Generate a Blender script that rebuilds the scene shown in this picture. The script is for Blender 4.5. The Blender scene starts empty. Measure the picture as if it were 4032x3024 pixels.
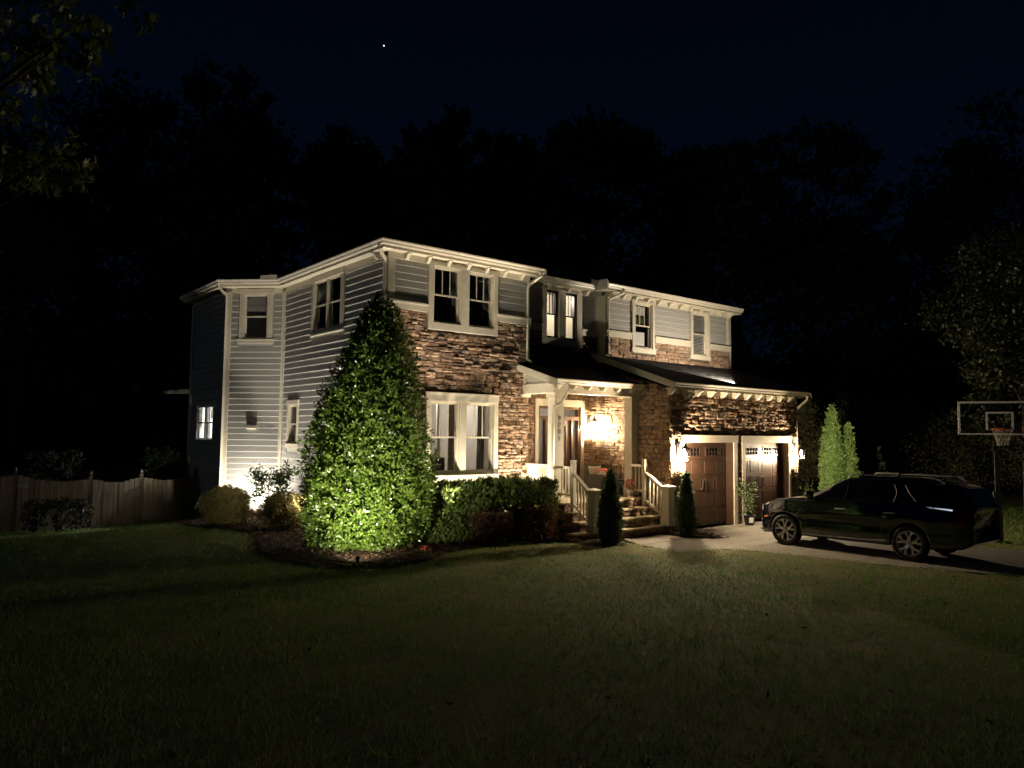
import bpy, math, random
import numpy as np
from mathutils import Vector, Matrix
R = math.radians
random.seed(7); rng = np.random.default_rng(7)
sc = bpy.context.scene
COL = sc.collection

# ------------------------------------------------------------------ camera
cd = bpy.data.cameras.new('camera'); cam = bpy.data.objects.new('camera', cd); COL.objects.link(cam)
cd.sensor_fit = 'HORIZONTAL'; cd.sensor_width = 36; cd.lens = 36*2960/4032
cd.clip_start = .05; cd.clip_end = 1500
yaw, pit, rol = R(-39.13), R(3.84), R(.585)
fwd = Vector((-math.sin(yaw)*math.cos(pit), math.cos(yaw)*math.cos(pit), math.sin(pit)))
rgt = Vector((math.cos(yaw), math.sin(yaw), 0)); up = rgt.cross(fwd)
r2 = rgt*math.cos(rol)-up*math.sin(-rol); u2 = up*math.cos(rol)+rgt*math.sin(-rol)
CAMM = Matrix(((r2.x, u2.x, -fwd.x, 0), (r2.y, u2.y, -fwd.y, 0), (r2.z, u2.z, -fwd.z, 2.65), (0, 0, 0, 1)))
cam.matrix_world = CAMM
sc.camera = cam

# ------------------------------------------------------------------ night sky, faint moonlight, exposure
w = bpy.data.worlds.new('World'); sc.world = w; w.use_nodes = True
nt = w.node_tree; nt.nodes.clear()
wo = nt.nodes.new('ShaderNodeOutputWorld'); bg = nt.nodes.new('ShaderNodeBackground')
tc = nt.nodes.new('ShaderNodeTexCoord'); sx = nt.nodes.new('ShaderNodeSeparateXYZ'); rp = nt.nodes.new('ShaderNodeValToRGB')
nt.links.new(tc.outputs['Generated'], sx.inputs[0]); nt.links.new(sx.outputs['Z'], rp.inputs[0])
rp.color_ramp.elements[0].position = 0; rp.color_ramp.elements[0].color = (.0007, .0024, .0062, 1)
rp.color_ramp.elements[1].position = .75; rp.color_ramp.elements[1].color = (.0003, .0008, .0030, 1)
e = rp.color_ramp.elements.new(.32); e.color = (.0006, .0022, .0068, 1)
nt.links.new(rp.outputs[0], bg.inputs[0]); nt.links.new(bg.outputs[0], wo.inputs[0]); bg.inputs[1].default_value = .8
sd = bpy.data.lights.new('moon', 'SUN'); sd.energy = .028; sd.angle = R(4); sd.color = (.75, .85, 1)
so = bpy.data.objects.new('moon', sd); so.rotation_euler = (R(72), 0, R(-100)); COL.objects.link(so)
sc.view_settings.view_transform = 'Standard'; sc.view_settings.look = 'None'
sc.view_settings.exposure = .2; sc.view_settings.gamma = 1; sc.view_settings.use_curve_mapping = False
sc.render.engine = 'CYCLES'
sc.cycles.use_denoising = True; sc.cycles.max_bounces = 6; sc.cycles.transparent_max_bounces = 12
sc.cycles.sample_clamp_indirect = 4

# ------------------------------------------------------------------ materials
MATS = {}
def nodes(name):
    m = bpy.data.materials.new(name); m.use_nodes = True; MATS[name] = m
    n = m.node_tree; return m, n, n.nodes['Principled BSDF']
def link(n, a, b): n.links.new(a, b)
def mat(name, col, rough=.6, metal=0, spec=.5, var=0, scale=6, bump=0, bscale=40, stretch=None, col2=None, objrnd=0, island=0, coat=0):
    m, n, b = nodes(name)
    b.inputs['Roughness'].default_value = rough; b.inputs['Metallic'].default_value = metal
    b.inputs['Specular IOR Level'].default_value = spec; b.inputs['Coat Weight'].default_value = coat
    tc = n.nodes.new('ShaderNodeTexCoord'); vec = tc.outputs['Object']
    if stretch:
        mp = n.nodes.new('ShaderNodeMapping'); mp.inputs['Scale'].default_value = stretch
        link(n, vec, mp.inputs[0]); vec = mp.outputs[0]
    c = n.nodes.new('ShaderNodeRGB'); c.outputs[0].default_value = (*col, 1); out = c.outputs[0]
    if var or col2:
        no = n.nodes.new('ShaderNodeTexNoise'); no.inputs['Scale'].default_value = scale; no.inputs['Detail'].default_value = 6
        no.inputs['Roughness'].default_value = .65
        link(n, vec, no.inputs['Vector'])
        mx = n.nodes.new('ShaderNodeMix'); mx.data_type = 'RGBA'
        mr = n.nodes.new('ShaderNodeMapRange'); mr.inputs[1].default_value = .35; mr.inputs[2].default_value = .65
        link(n, no.outputs['Fac'], mr.inputs[0]); link(n, mr.outputs[0], mx.inputs[0])
        k = col2 or tuple(x*(1-var) for x in col)
        mx.inputs[6].default_value = (*col, 1); mx.inputs[7].default_value = (*k, 1); out = mx.outputs[2]
    if objrnd or island:
        if island:
            g = n.nodes.new('ShaderNodeNewGeometry'); src = g.outputs['Random Per Island']
            if objrnd:
                oi = n.nodes.new('ShaderNodeObjectInfo'); ad = n.nodes.new('ShaderNodeMath'); ad.operation = 'ADD'
                link(n, src, ad.inputs[0]); link(n, oi.outputs['Random'], ad.inputs[1])
                fr = n.nodes.new('ShaderNodeMath'); fr.operation = 'FRACT'; link(n, ad.outputs[0], fr.inputs[0]); src = fr.outputs[0]
        else:
            oi = n.nodes.new('ShaderNodeObjectInfo'); src = oi.outputs['Random']
        amt = objrnd or island
        hs = n.nodes.new('ShaderNodeHueSaturation')
        mr = n.nodes.new('ShaderNodeMapRange'); mr.inputs[3].default_value = 1-amt; mr.inputs[4].default_value = 1+amt
        link(n, src, mr.inputs[0]); link(n, mr.outputs[0], hs.inputs['Value'])
        m2 = n.nodes.new('ShaderNodeMath'); m2.operation = 'MULTIPLY_ADD'; m2.inputs[1].default_value = 7.31; m2.inputs[2].default_value = 0
        link(n, src, m2.inputs[0]); f2 = n.nodes.new('ShaderNodeMath'); f2.operation = 'FRACT'; link(n, m2.outputs[0], f2.inputs[0])
        mr2 = n.nodes.new('ShaderNodeMapRange'); mr2.inputs[3].default_value = .5-.03*amt; mr2.inputs[4].default_value = .5+.03*amt
        link(n, f2.outputs[0], mr2.inputs[0]); link(n, mr2.outputs[0], hs.inputs['Hue'])
        link(n, out, hs.inputs['Color']); out = hs.outputs[0]
    link(n, out, b.inputs['Base Color'])
    if bump:
        nb = n.nodes.new('ShaderNodeTexNoise'); nb.inputs['Scale'].default_value = bscale; nb.inputs['Detail'].default_value = 5
        link(n, vec, nb.inputs['Vector'])
        bp = n.nodes.new('ShaderNodeBump'); bp.inputs['Strength'].default_value = bump; bp.inputs['Distance'].default_value = .02
        link(n, nb.outputs['Fac'], bp.inputs['Height']); link(n, bp.outputs[0], b.inputs['Normal'])
    return m
mat('trim', (.60, .545, .43), .5, var=.12, scale=3, bump=.08, bscale=18, stretch=(1, 1, 1))
mat('siding', (.40, .385, .355), .6, var=.16, scale=5, bump=.35, bscale=9, stretch=(.5, .5, 9), objrnd=.05)
mat('metal_cream', (.62, .565, .46), .35, spec=.6, var=.1, scale=8)
mat('soffit', (.60, .54, .42), .6, var=.08, scale=4)
mat('roof', (.035, .034, .036), .9, spec=.2, var=.35, scale=14, bump=.5, bscale=60)
mat('doorwood', (.115, .058, .036), .32, spec=.55, var=.45, scale=7, bump=.15, bscale=8, stretch=(1, 1, .5), objrnd=.08)
mat('garagewood', (.052, .028, .018), .34, spec=.4, var=.4, scale=8, bump=.15, bscale=10, stretch=(.5, 1, 6), objrnd=.06)
mat('black', (.012, .012, .013), .4, spec=.5)
mat('blackmatte', (.02, .02, .021), .8)
mat('digit', (.045, .04, .035), .6)
mat('concrete', (.31, .28, .235), .85, spec=.3, var=.22, scale=2.2, bump=.25, bscale=55, objrnd=.04)
mat('mulch', (.055, .03, .02), .95, spec=.2, var=.6, scale=9, bump=1, bscale=40)
mat('chip', (.10, .058, .038), .9, spec=.2, island=.6)
mat('soil', (.10, .13, .045), .95, spec=.1, col2=(.20, .17, .08), scale=.9, bump=.6, bscale=30)
mat('tread', (.52, .43, .30), .75, spec=.3, var=.3, scale=4, bump=.3, bscale=25, objrnd=.12)
mat('mortar', (.11, .085, .065), .95, spec=.1, var=.3, bump=.3)
mat('fencewood', (.27, .215, .155), .85, spec=.2, var=.45, scale=3, bump=.4, bscale=10, stretch=(8, 8, .7), objrnd=.28)
mat('bark', (.07, .052, .038), .95, spec=.1, var=.5, scale=8, bump=1, bscale=14, stretch=(3, 3, .6))
mat('white', (.72, .71, .68), .45, var=.05)
mat('innerwall', (.42, .39, .35), .8, var=.05)
mat('carpet', (.2, .16, .13), .9, var=.2)
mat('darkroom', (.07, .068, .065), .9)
mat('curtain', (.30, .285, .26), .85, var=.15, scale=3)
mat('armfabric', (.045, .045, .047), .9, var=.2)
mat('brick', (.30, .13, .08), .85, var=.3, scale=5, bump=.3, objrnd=.2)
mat('wicker', (.13, .11, .095), .75, var=.4, scale=45, bump=.8, bscale=90)
mat('cushion', (.13, .13, .15), .9, var=.1)
mat('pillow', (.6, .54, .44), .85, var=.12, scale=10)
mat('redball', (.6, .04, .03), .35); mat('whiteball', (.75, .72, .68), .35)
mat('carpaint', (.003, .005, .011), .06, spec=.6, coat=1, var=.1)
mat('carglass', (.004, .004, .005), .03, spec=.7)
mat('rubber', (.013, .013, .013), .75, spec=.3, bump=.2, bscale=60)
mat('alloy', (.62, .59, .55), .3, metal=.45, var=.1)
mat('alloydark', (.03, .03, .032), .4, metal=.5)
mat('chrome', (.7, .68, .65), .12, metal=1)
mat('amber', (.7, .20, .02), .2, spec=.8); mat('redlamp', (.10, .003, .003), .12, spec=.9)
mat('headlamp', (.5, .5, .52), .08, spec=.9, metal=.6)
mat('polegrey', (.022, .022, .021), .5, metal=.3, var=.3)
mat('rim_orange', (.55, .09, .03), .45)
mat('net', (.62, .58, .5), .9)
mat('flower_red', (.55, .05, .04), .6, island=.4)
mat('flower_white', (.6, .55, .5), .6, island=.3)
mat('rug', (.12, .14, .18), .9, col2=(.38, .36, .33), scale=6)
mat('potblack', (.02, .022, .026), .5)
def stone_mat():
    m, n, b = nodes('stone'); b.inputs['Roughness'].default_value = .85; b.inputs['Specular IOR Level'].default_value = .25
    g = n.nodes.new('ShaderNodeNewGeometry'); oi = n.nodes.new('ShaderNodeObjectInfo')
    ad = n.nodes.new('ShaderNodeMath'); ad.operation = 'ADD'; link(n, g.outputs['Random Per Island'], ad.inputs[0]); link(n, oi.outputs['Random'], ad.inputs[1])
    fr = n.nodes.new('ShaderNodeMath'); fr.operation = 'FRACT'; link(n, ad.outputs[0], fr.inputs[0])
    r = n.nodes.new('ShaderNodeValToRGB'); link(n, fr.outputs[0], r.inputs[0])
    cs = [(0, (.25, .155, .095)), (.2, (.33, .235, .155)), (.4, (.17, .115, .08)), (.6, (.33, .205, .135)), (.8, (.38, .28, .19)), (1, (.20, .15, .125))]
    r.color_ramp.elements[0].color = (*cs[0][1], 1); r.color_ramp.elements[1].color = (*cs[-1][1], 1)
    for p, c in cs[1:-1]: e = r.color_ramp.elements.new(p); e.color = (*c, 1)
    no = n.nodes.new('ShaderNodeTexNoise'); no.inputs['Scale'].default_value = 12; no.inputs['Detail'].default_value = 7
    link(n, g.outputs['Position'], no.inputs['Vector'])
    mr = n.nodes.new('ShaderNodeMapRange'); mr.inputs[1].default_value = .3; mr.inputs[2].default_value = .7; mr.inputs[3].default_value = .55; mr.inputs[4].default_value = 1.3
    link(n, no.outputs['Fac'], mr.inputs[0])
    hs = n.nodes.new('ShaderNodeHueSaturation'); link(n, r.outputs[0], hs.inputs['Color']); link(n, mr.outputs[0], hs.inputs['Value'])
    link(n, hs.outputs[0], b.inputs['Base Color'])
    bp = n.nodes.new('ShaderNodeBump'); bp.inputs['Strength'].default_value = .9; bp.inputs['Distance'].default_value = .03
    n2 = n.nodes.new('ShaderNodeTexNoise'); n2.inputs['Scale'].default_value = 26; n2.inputs['Detail'].default_value = 6; link(n, g.outputs['Position'], n2.inputs['Vector'])
    link(n, n2.outputs['Fac'], bp.inputs['Height']); link(n, bp.outputs[0], b.inputs['Normal'])
stone_mat()
def leaf_mat(name, c1, c2, rough=.45, trans=.25, spec=.5):
    m, n, b = nodes(name); g = n.nodes.new('ShaderNodeNewGeometry')
    r = n.nodes.new('ShaderNodeValToRGB'); r.color_ramp.elements[0].color = (*c1, 1); r.color_ramp.elements[1].color = (*c2, 1)
    link(n, g.outputs['Random Per Island'], r.inputs[0]); link(n, r.outputs[0], b.inputs['Base Color'])
    b.inputs['Roughness'].default_value = rough; b.inputs['Specular IOR Level'].default_value = spec
    t = n.nodes.new('ShaderNodeBsdfTranslucent'); link(n, r.outputs[0], t.inputs[0])
    mx = n.nodes.new('ShaderNodeMixShader'); mx.inputs[0].default_value = trans
    link(n, b.outputs[0], mx.inputs[1]); link(n, t.outputs[0], mx.inputs[2]); link(n, mx.outputs[0], n.nodes['Material Output'].inputs[0])
leaf_mat('leaf_holly', (.045, .09, .012), (.15, .22, .035), .32, .2, .6)
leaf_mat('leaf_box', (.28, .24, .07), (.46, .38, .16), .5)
leaf_mat('leaf_hedge', (.08, .13, .03), (.19, .24, .06), .4)
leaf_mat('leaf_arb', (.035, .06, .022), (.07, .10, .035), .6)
leaf_mat('leaf_arblit', (.20, .36, .10), (.40, .58, .20), .6)  # lit copy of leaf_arb, lantern light painted into the leaf colour
leaf_mat('leaf_tree', (.09, .10, .045), (.20, .20, .09), .6, .3)
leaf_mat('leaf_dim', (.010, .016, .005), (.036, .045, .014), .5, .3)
leaf_mat('leaf_maple', (.06, .10, .025), (.16, .21, .06), .5, .3)
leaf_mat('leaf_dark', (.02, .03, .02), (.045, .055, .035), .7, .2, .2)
leaf_mat('leaf_azalea', (.07, .05, .025), (.16, .06, .035), .5)
leaf_mat('leaf_small', (.05, .09, .03), (.12, .17, .06), .45)
leaf_mat('grass', (.10, .26, .035), (.22, .41, .08), .6, .3, .25)
leaf_mat('grass_dry', (.28, .27, .11), (.44, .40, .19), .8, .3, .15)
def glass(name, tint, refl):
    m, n, b = nodes(name); n.nodes.remove(b)
    t = n.nodes.new('ShaderNodeBsdfTransparent'); t.inputs[0].default_value = (*tint, 1)
    g = n.nodes.new('ShaderNodeBsdfGlossy'); g.inputs['Roughness'].default_value = .02
    lw = n.nodes.new('ShaderNodeLayerWeight'); lw.inputs[0].default_value = .5
    pw = n.nodes.new('ShaderNodeMath'); pw.operation = 'POWER'; pw.inputs[1].default_value = 4.5; link(n, lw.outputs['Facing'], pw.inputs[0])
    f = n.nodes.new('ShaderNodeMath'); f.operation = 'MULTIPLY_ADD'; f.inputs[1].default_value = .9; f.inputs[2].default_value = ((refl-1)/(refl+1))**2*1.6; link(n, pw.outputs[0], f.inputs[0])
    mx = n.nodes.new('ShaderNodeMixShader'); link(n, f.outputs[0], mx.inputs[0]); link(n, t.outputs[0], mx.inputs[1]); link(n, g.outputs[0], mx.inputs[2])
    link(n, mx.outputs[0], n.nodes['Material Output'].inputs[0])
glass('glass', (.82, .82, .82), 1.5); glass('lampglass', (.97, .95, .9), 1.2); glass('carwindow', (.25, .27, .28), 1.6)
def emis(name, col, s):
    m, n, b = nodes(name); b.inputs['Base Color'].default_value = (*col, 1)
    b.inputs['Emission Color'].default_value = (*col, 1); b.inputs['Emission Strength'].default_value = s
emis('bulb', (1, .86, .62), 60); emis('star', (.55, .8, 1), 6); emis('led', (1, .92, .75), 30); emis('lens', (1, .9, .72), 1.2)
m, n, b = nodes('shade'); t = n.nodes.new('ShaderNodeBsdfTranslucent'); t.inputs[0].default_value = (.8, .76, .64, 1)
b.inputs['Base Color'].default_value = (.75, .70, .58, 1); mx = n.nodes.new('ShaderNodeMixShader'); mx.inputs[0].default_value = .6
link(n, b.outputs[0], mx.inputs[1]); link(n, t.outputs[0], mx.inputs[2]); link(n, mx.outputs[0], n.nodes['Material Output'].inputs[0])

# ------------------------------------------------------------------ mesh helpers
class MB:
    def __init__(s): s.v = []; s.f = []
    def add(s, v, f):
        o = len(s.v); s.v += [tuple(p) for p in v]; s.f += [tuple(i+o for i in q) for q in f]; return s
    def box(s, x0, x1, y0, y1, z0, z1):
        if x0 > x1: x0, x1 = x1, x0
        if y0 > y1: y0, y1 = y1, y0
        if z0 > z1: z0, z1 = z1, z0
        return s.add([(x0,y0,z0),(x1,y0,z0),(x1,y1,z0),(x0,y1,z0),(x0,y0,z1),(x1,y0,z1),(x1,y1,z1),(x0,y1,z1)],
                     [(3,2,1,0),(4,5,6,7),(0,1,5,4),(1,2,6,5),(2,3,7,6),(3,0,4,7)])
    def prism(s, poly, a, b, ax='x'):
        # polygon given in the two other axes, extruded a..b along ax
        n = len(poly)
        def P(p, t): return (t, p[0], p[1]) if ax == 'x' else ((p[0], t, p[1]) if ax == 'y' else (p[0], p[1], t))
        v = [P(p, a) for p in poly]+[P(p, b) for p in poly]
        f = [tuple(range(n)), tuple(range(2*n-1, n-1, -1))]+[(i, (i+1) % n, (i+1) % n+n, i+n) for i in range(n)]
        return s.add(v, f)
    def tube(s, pts, r, n=8, ry=None, cap=True, square=False):
        pts = [Vector(p) for p in pts]; N = len(pts); rings = []
        rr = r if isinstance(r, (list, tuple)) else [r]*N
        prev = None
        for i, p in enumerate(pts):
            d = (pts[min(i+1, N-1)]-pts[max(i-1, 0)]).normalized()
            a = Vector((1, 0, 0)) if abs(d.x) < .9 else Vector((0, 1, 0))
            if prev is not None and abs(prev.dot(d)) < .99: a = prev
            e1 = (a-d*a.dot(d)).normalized(); e2 = d.cross(e1); prev = e1
            k = 1.414 if square else 1
            rings.append([p+e1*math.cos(2*math.pi*(j+(.5 if square else 0))/n)*rr[i]*k+e2*math.sin(2*math.pi*(j+(.5 if square else 0))/n)*(ry or rr[i])*k for j in range(n)])
        v = [tuple(q) for g in rings for q in g]; f = []
        for i in range(N-1):
            for j in range(n): f.append((i*n+j, i*n+(j+1) % n, (i+1)*n+(j+1) % n, (i+1)*n+j))
        if cap: f.append(tuple(range(n-1, -1, -1))); f.append(tuple(range((N-1)*n, N*n)))
        return s.add(v, f)
    def lathe(s, prof, n=16, c=(0, 0, 0), ax='z'):
        v = []; f = []
        for r, h in prof:
            for j in range(n):
                a = 2*math.pi*j/n; x, y = r*math.cos(a), r*math.sin(a)
                v.append((c[0]+x, c[1]+y, c[2]+h) if ax == 'z' else (c[0]+h, c[1]+x, c[2]+y))
        for i in range(len(prof)-1):
            for j in range(n): f.append((i*n+j, i*n+(j+1) % n, (i+1)*n+(j+1) % n, (i+1)*n+j))
        return s.add(v, f)
    def mesh(s, name, m, smooth=False):
        me = bpy.data.meshes.new(name); me.from_pydata(s.v, [], s.f); me.materials.append(MATS[m])
        if smooth: me.polygons.foreach_set('use_smooth', [True]*len(me.polygons))
        me.update(); return me
def box(*a): return MB().box(*a)
def put(name, me, parent=None, loc=(0, 0, 0), rz=0, scale=None, **k):
    o = bpy.data.objects.new(name, me); COL.objects.link(o)
    if parent: o.parent = parent
    o.location = loc; o.rotation_euler = (0, 0, rz)
    if scale: o.scale = scale
    for a, b in k.items(): o[a] = b
    return o
def obj(name, mb, m, parent=None, loc=(0, 0, 0), rz=0, smooth=False, **k): return put(name, mb.mesh(name, m, smooth), parent, loc, rz, **k)
def thing(name, label, cat, loc, rz=0, group=None):
    o = put(name, None, None, loc, rz, label=label, category=cat)
    if group: o['group'] = group
    return o
def npmesh(name, V, Fq, m, smooth=False):
    me = bpy.data.meshes.new(name); V = np.asarray(V, np.float32); Fq = np.asarray(Fq, np.int32); k = Fq.shape[1]
    me.vertices.add(len(V)); me.vertices.foreach_set('co', V.ravel())
    me.loops.add(Fq.size); me.loops.foreach_set('vertex_index', Fq.ravel())
    me.polygons.add(len(Fq)); me.polygons.foreach_set('loop_start', np.arange(0, Fq.size, k, dtype=np.int32))
    if smooth: me.polygons.foreach_set('use_smooth', np.ones(len(Fq), bool))
    me.materials.append(MATS[m]); me.update(calc_edges=True); return me
def unit(a): return a/np.maximum(np.linalg.norm(a, axis=-1, keepdims=True), 1e-9)
def leaves(P, D, Nn, L, W, shape='diamond'):
    """leaf per point: D direction of the midrib, Nn rough normal; returns verts, tris"""
    n = len(P); D = unit(D); S = unit(np.cross(D, Nn)); N2 = np.cross(S, D)
    L = np.broadcast_to(L, (n,))[:, None]; W = np.broadcast_to(W, (n,))[:, None]
    if shape == 'diamond':
        a = P; b = P+D*L*.45+S*W*.5-N2*W*.15; c = P+D*L-N2*L*.08; d = P+D*L*.45-S*W*.5-N2*W*.15
        V = np.stack([a, b, c, d], 1).reshape(-1, 3); i = np.arange(n)[:, None]*4
        F = np.concatenate([i+[0, 1, 2], i+[0, 2, 3]], 0)
    else:   # maple: star outline fan round the centre
        ang = np.radians([-90, -150, -170, 175, 140, 128, 90, 52, 40, 5, -10, -30]); rad = [.42, .34, .22, .60, .34, .62, 1.0, .62, .34, .60, .22, .34]
        ang = np.radians([270, 235, 215, 180, 160, 135, 112, 90, 68, 45, 20, 0, -35, -55]); rad = [.12, .40, .30, .62, .38, .80, .42, 1.05, .42, .80, .38, .62, .30, .40]
        pts = [P+D*L*.45]
        for t, r in zip(ang, rad): pts.append(P+D*L*.45+(D*math.sin(t)+S*math.cos(t))*L*.55*r-N2*L*.12*r*r)
        k = len(pts); V = np.stack(pts, 1).reshape(-1, 3); i = np.arange(n)[:, None]*k
        F = np.concatenate([i+[0, 1+j, 1+(j+1) % (k-1)] for j in range(k-1)], 0)
    return V, F
def rnd_dirs(n): return unit(rng.normal(size=(n, 3)))

# ------------------------------------------------------------------ terrain
CP = np.array([(0,0,1.1),(-4,3,1.06),(4,-3,1.1),(5,5,.76),(10,3,.5),(14,6,.14),(15.6,9,.03),(15.2,11,.02),(14,13,.0),(16.2,5.5,.02),(10.5,13,.14),(12,14.5,.1),
 (7.4,13.8,.26),(6.3,11.7,.3),(5,9,.5),(6,18,.16),(7,21,.1),(8.5,22,.08),(7.5,25,-.18),(5,25.8,-.3),(2.7,25.8,-.27),(-3,24,-.2),(-6,12,.5),(-12,18,-.1),(-12,3,.9),
 (-20,35,-.8),(10,45,-.6),(30,40,-.2),(30,15,-.02),(22,7.2,-.03),(22,12,-.03),(19,0,-.05),(28,-5,-.3),(45,15,0),(16.5,-6,.0),(8,-8,1.0),(-20,0,1),(-40,50,-1),(60,60,0),(60,-30,-.5),(-50,-30,1.5),(9,16,.08),(17,14,-.03)], float)
def tps(r2): return .5*r2*np.log(r2+1e-9)
_A = CP[:, :2]; _n = len(_A); _K = tps(((_A[:, None]-_A[None])**2).sum(-1))+np.eye(_n)*1.0
_P = np.c_[np.ones(_n), _A]; _M = np.block([[_K, _P], [_P.T, np.zeros((3, 3))]]); _W = np.linalg.solve(_M, np.r_[CP[:, 2], 0, 0, 0])
def inpoly(x, y, poly):
    x = np.asarray(x, float); y = np.asarray(y, float); c = np.zeros(x.shape, bool); n = len(poly); j = n-1
    for i in range(n):
        xi, yi = poly[i]; xj, yj = poly[j]
        if yi != yj: c ^= ((yi > y) != (yj > y)) & (x < (xj-xi)*(y-yi)/(yj-yi)+xi)
        j = i
    return c
DRIVE = [(16.05, 8.0), (15.55, 10.3), (15.3, 10.75), (17.0, 11.9), (17.25, 13.55), (23.4, 13.55), (23.4, 12.6), (21.2, 11.0), (21.0, 7.0), (21.1, 5), (24, -8), (26, -26), (19, -26), (18.2, -2), (17.35, 4.9), (16.75, 6.1), (16.3, 7.1)]
WALK = [(14.62, 13.42), (16.15, 13.42), (16.3, 12.25), (17.0, 11.9), (15.3, 10.75), (14.0, 11.1), (14.12, 12.3)]
BED = [(6.2, 23.0), (6.45, 20.6), (6.85, 18.7), (6.25, 16.8), (5.55, 15.2), (5.4, 13.4), (5.8, 12.1), (6.8, 11.65), (8.0, 12.1), (9.2, 13.0), (10.3, 13.55), (11.5, 13.75), (12.5, 13.35), (12.9, 12.45), (13.7, 12.3), (14.12, 12.9), (14.6, 13.45), (14.5, 14.2), (13.4, 16.1), (9.2, 16.1), (9.2, 22.2), (7.8, 24)]
BED2 = [(16.15, 13.42), (17.2, 13.56), (17.0, 11.9), (16.6, 11.95), (16.25, 12.3)]
HOUSE = [(9.06, 16), (13.6, 16), (13.6, 14.3), (16.8, 14.3), (16.8, 13.6), (23.4, 13.6), (23.4, 30), (7.73, 30), (7.73, 23.6), (9.06, 22.25)]
def T(x, y):
    x = np.asarray(x, float); y = np.asarray(y, float); q = np.stack([x.ravel(), y.ravel()], 1)
    z = np.empty(len(q))
    for i in range(0, len(q), 20000):
        b = q[i:i+20000]; z[i:i+20000] = tps(((b[:, None]-_A[None])**2).sum(-1))@_W[:_n]+_W[_n]+b@_W[_n+1:]
    return z.reshape(x.shape)
def Tf(x, y): return float(T([x], [y])[0])
ax = np.unique(np.round(np.r_[np.arange(-200, -24, 12), np.arange(-24, 30, .3), np.arange(30, 200, 10)], 3)); ay = np.unique(np.round(np.r_[np.arange(-60, -6, 6), np.arange(-6, 30, .3), np.arange(30, 240, 10)], 3))
GX, GY = np.meshgrid(ax, ay); GZ = np.clip(T(GX, GY), -3, 3)
far = np.clip((np.hypot(GX, GY)-45)/60, 0, 1); GZ = GZ*(1-far)-.6*far
hard = inpoly(GX, GY, DRIVE) | inpoly(GX, GY, WALK) | inpoly(GX, GY, HOUSE)
GZ = np.where(hard, np.minimum(GZ, 0)-.14, GZ)
nx, ny = len(ax), len(ay); idx = np.arange(nx*ny).reshape(ny, nx)
Fq = np.stack([idx[:-1, :-1], idx[:-1, 1:], idx[1:, 1:], idx[1:, :-1]], -1).reshape(-1, 4)
put('ground', npmesh('ground', np.stack([GX, GY, GZ], -1).reshape(-1, 3), Fq, 'soil', True), kind='structure')

# driveway and path: concrete slabs with recessed joints on a dark base
def poly_clip(poly, x0, x1, y0, y1):
    def clip(p, f, g):
        out = []
        for i in range(len(p)):
            a, b = p[i], p[(i+1) % len(p)]; fa, fb = f(a), f(b)
            if fa >= 0: out.append(a)
            if (fa >= 0) != (fb >= 0): t = fa/(fa-fb); out.append((a[0]+(b[0]-a[0])*t, a[1]+(b[1]-a[1])*t))
        return out
    for f in (lambda p: p[0]-x0, lambda p: x1-p[0], lambda p: p[1]-y0, lambda p: y1-p[1]):
        if len(poly) < 3: return []
        poly = clip(poly, f, 0)
    return poly
def slabs(root, poly, xs, ys, top=0):
    g = .011
    for i in range(len(xs)-1):
        for j in range(len(ys)-1):
            p = poly_clip(poly, xs[i]+g, xs[i+1]-g, ys[j]+g, ys[j+1]-g)
            if len(p) >= 3:
                ar = abs(sum(p[k][0]*p[(k+1) % len(p)][1]-p[(k+1) % len(p)][0]*p[k][1] for k in range(len(p))))/2
                if ar > .02: obj('slab', MB().prism(p, -.1, top, 'z'), 'concrete', root)
dv = obj('driveway', MB().prism(DRIVE, -.12, -.03, 'z'), 'mortar', kind='structure')
slabs(dv, DRIVE, [14, 18.6, 27], [-26, -20, -14, -8, -4.5, -1.5, 1.5, 4.8, 8.05, 11.2, 14])
pt = obj('path', MB().prism(WALK, -.118, -.034, 'z'), 'mortar', kind='structure')
slabs(pt, WALK, [13, 18], [10, 12.38, 14])

# mulch beds
def bed(name, poly, label_seed, n):
    xs = np.array([p[0] for p in poly]); ys = np.array([p[1] for p in poly])
    gx = np.arange(xs.min(), xs.max(), .12); gy = np.arange(ys.min(), ys.max(), .12); X, Y = np.meshgrid(gx, gy)
    ins = inpoly(X, Y, poly); Z = T(X, Y)+.035+.02*np.sin(X*5)*np.cos(Y*4)
    id_ = np.arange(X.size).reshape(X.shape); m_ = ins[:-1, :-1] & ins[1:, 1:] & ins[1:, :-1] & ins[:-1, 1:]
    F = np.stack([id_[:-1, :-1][m_], id_[:-1, 1:][m_], id_[1:, 1:][m_], id_[1:, :-1][m_]], -1)
    put(name, npmesh(name, np.stack([X, Y, np.maximum(Z, .03)], -1).reshape(-1, 3), F, 'mulch', True), kind='structure')
    px = rng.uniform(xs.min(), xs.max(), n); py = rng.uniform(ys.min(), ys.max(), n); k = inpoly(px, py, poly); px, py = px[k], py[k]
    P = np.stack([px, py, np.maximum(T(px, py)+.035, .03)+.015+rng.uniform(0, .03, len(px))], 1)
    D = rnd_dirs(len(P)); D[:, 2] *= .35; Nn = rnd_dirs(len(P))*.6+[0, 0, 1]
    V, F = leaves(P, D, Nn, rng.uniform(.04, .11, len(P)), rng.uniform(.015, .04, len(P)))
    put('mulch_chips', npmesh('mulch_chips', V, F, 'chip'), kind='stuff')
bed('mulch_bed', BED, 1, 26000); bed('mulch_bed', BED2, 2, 1500)

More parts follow.
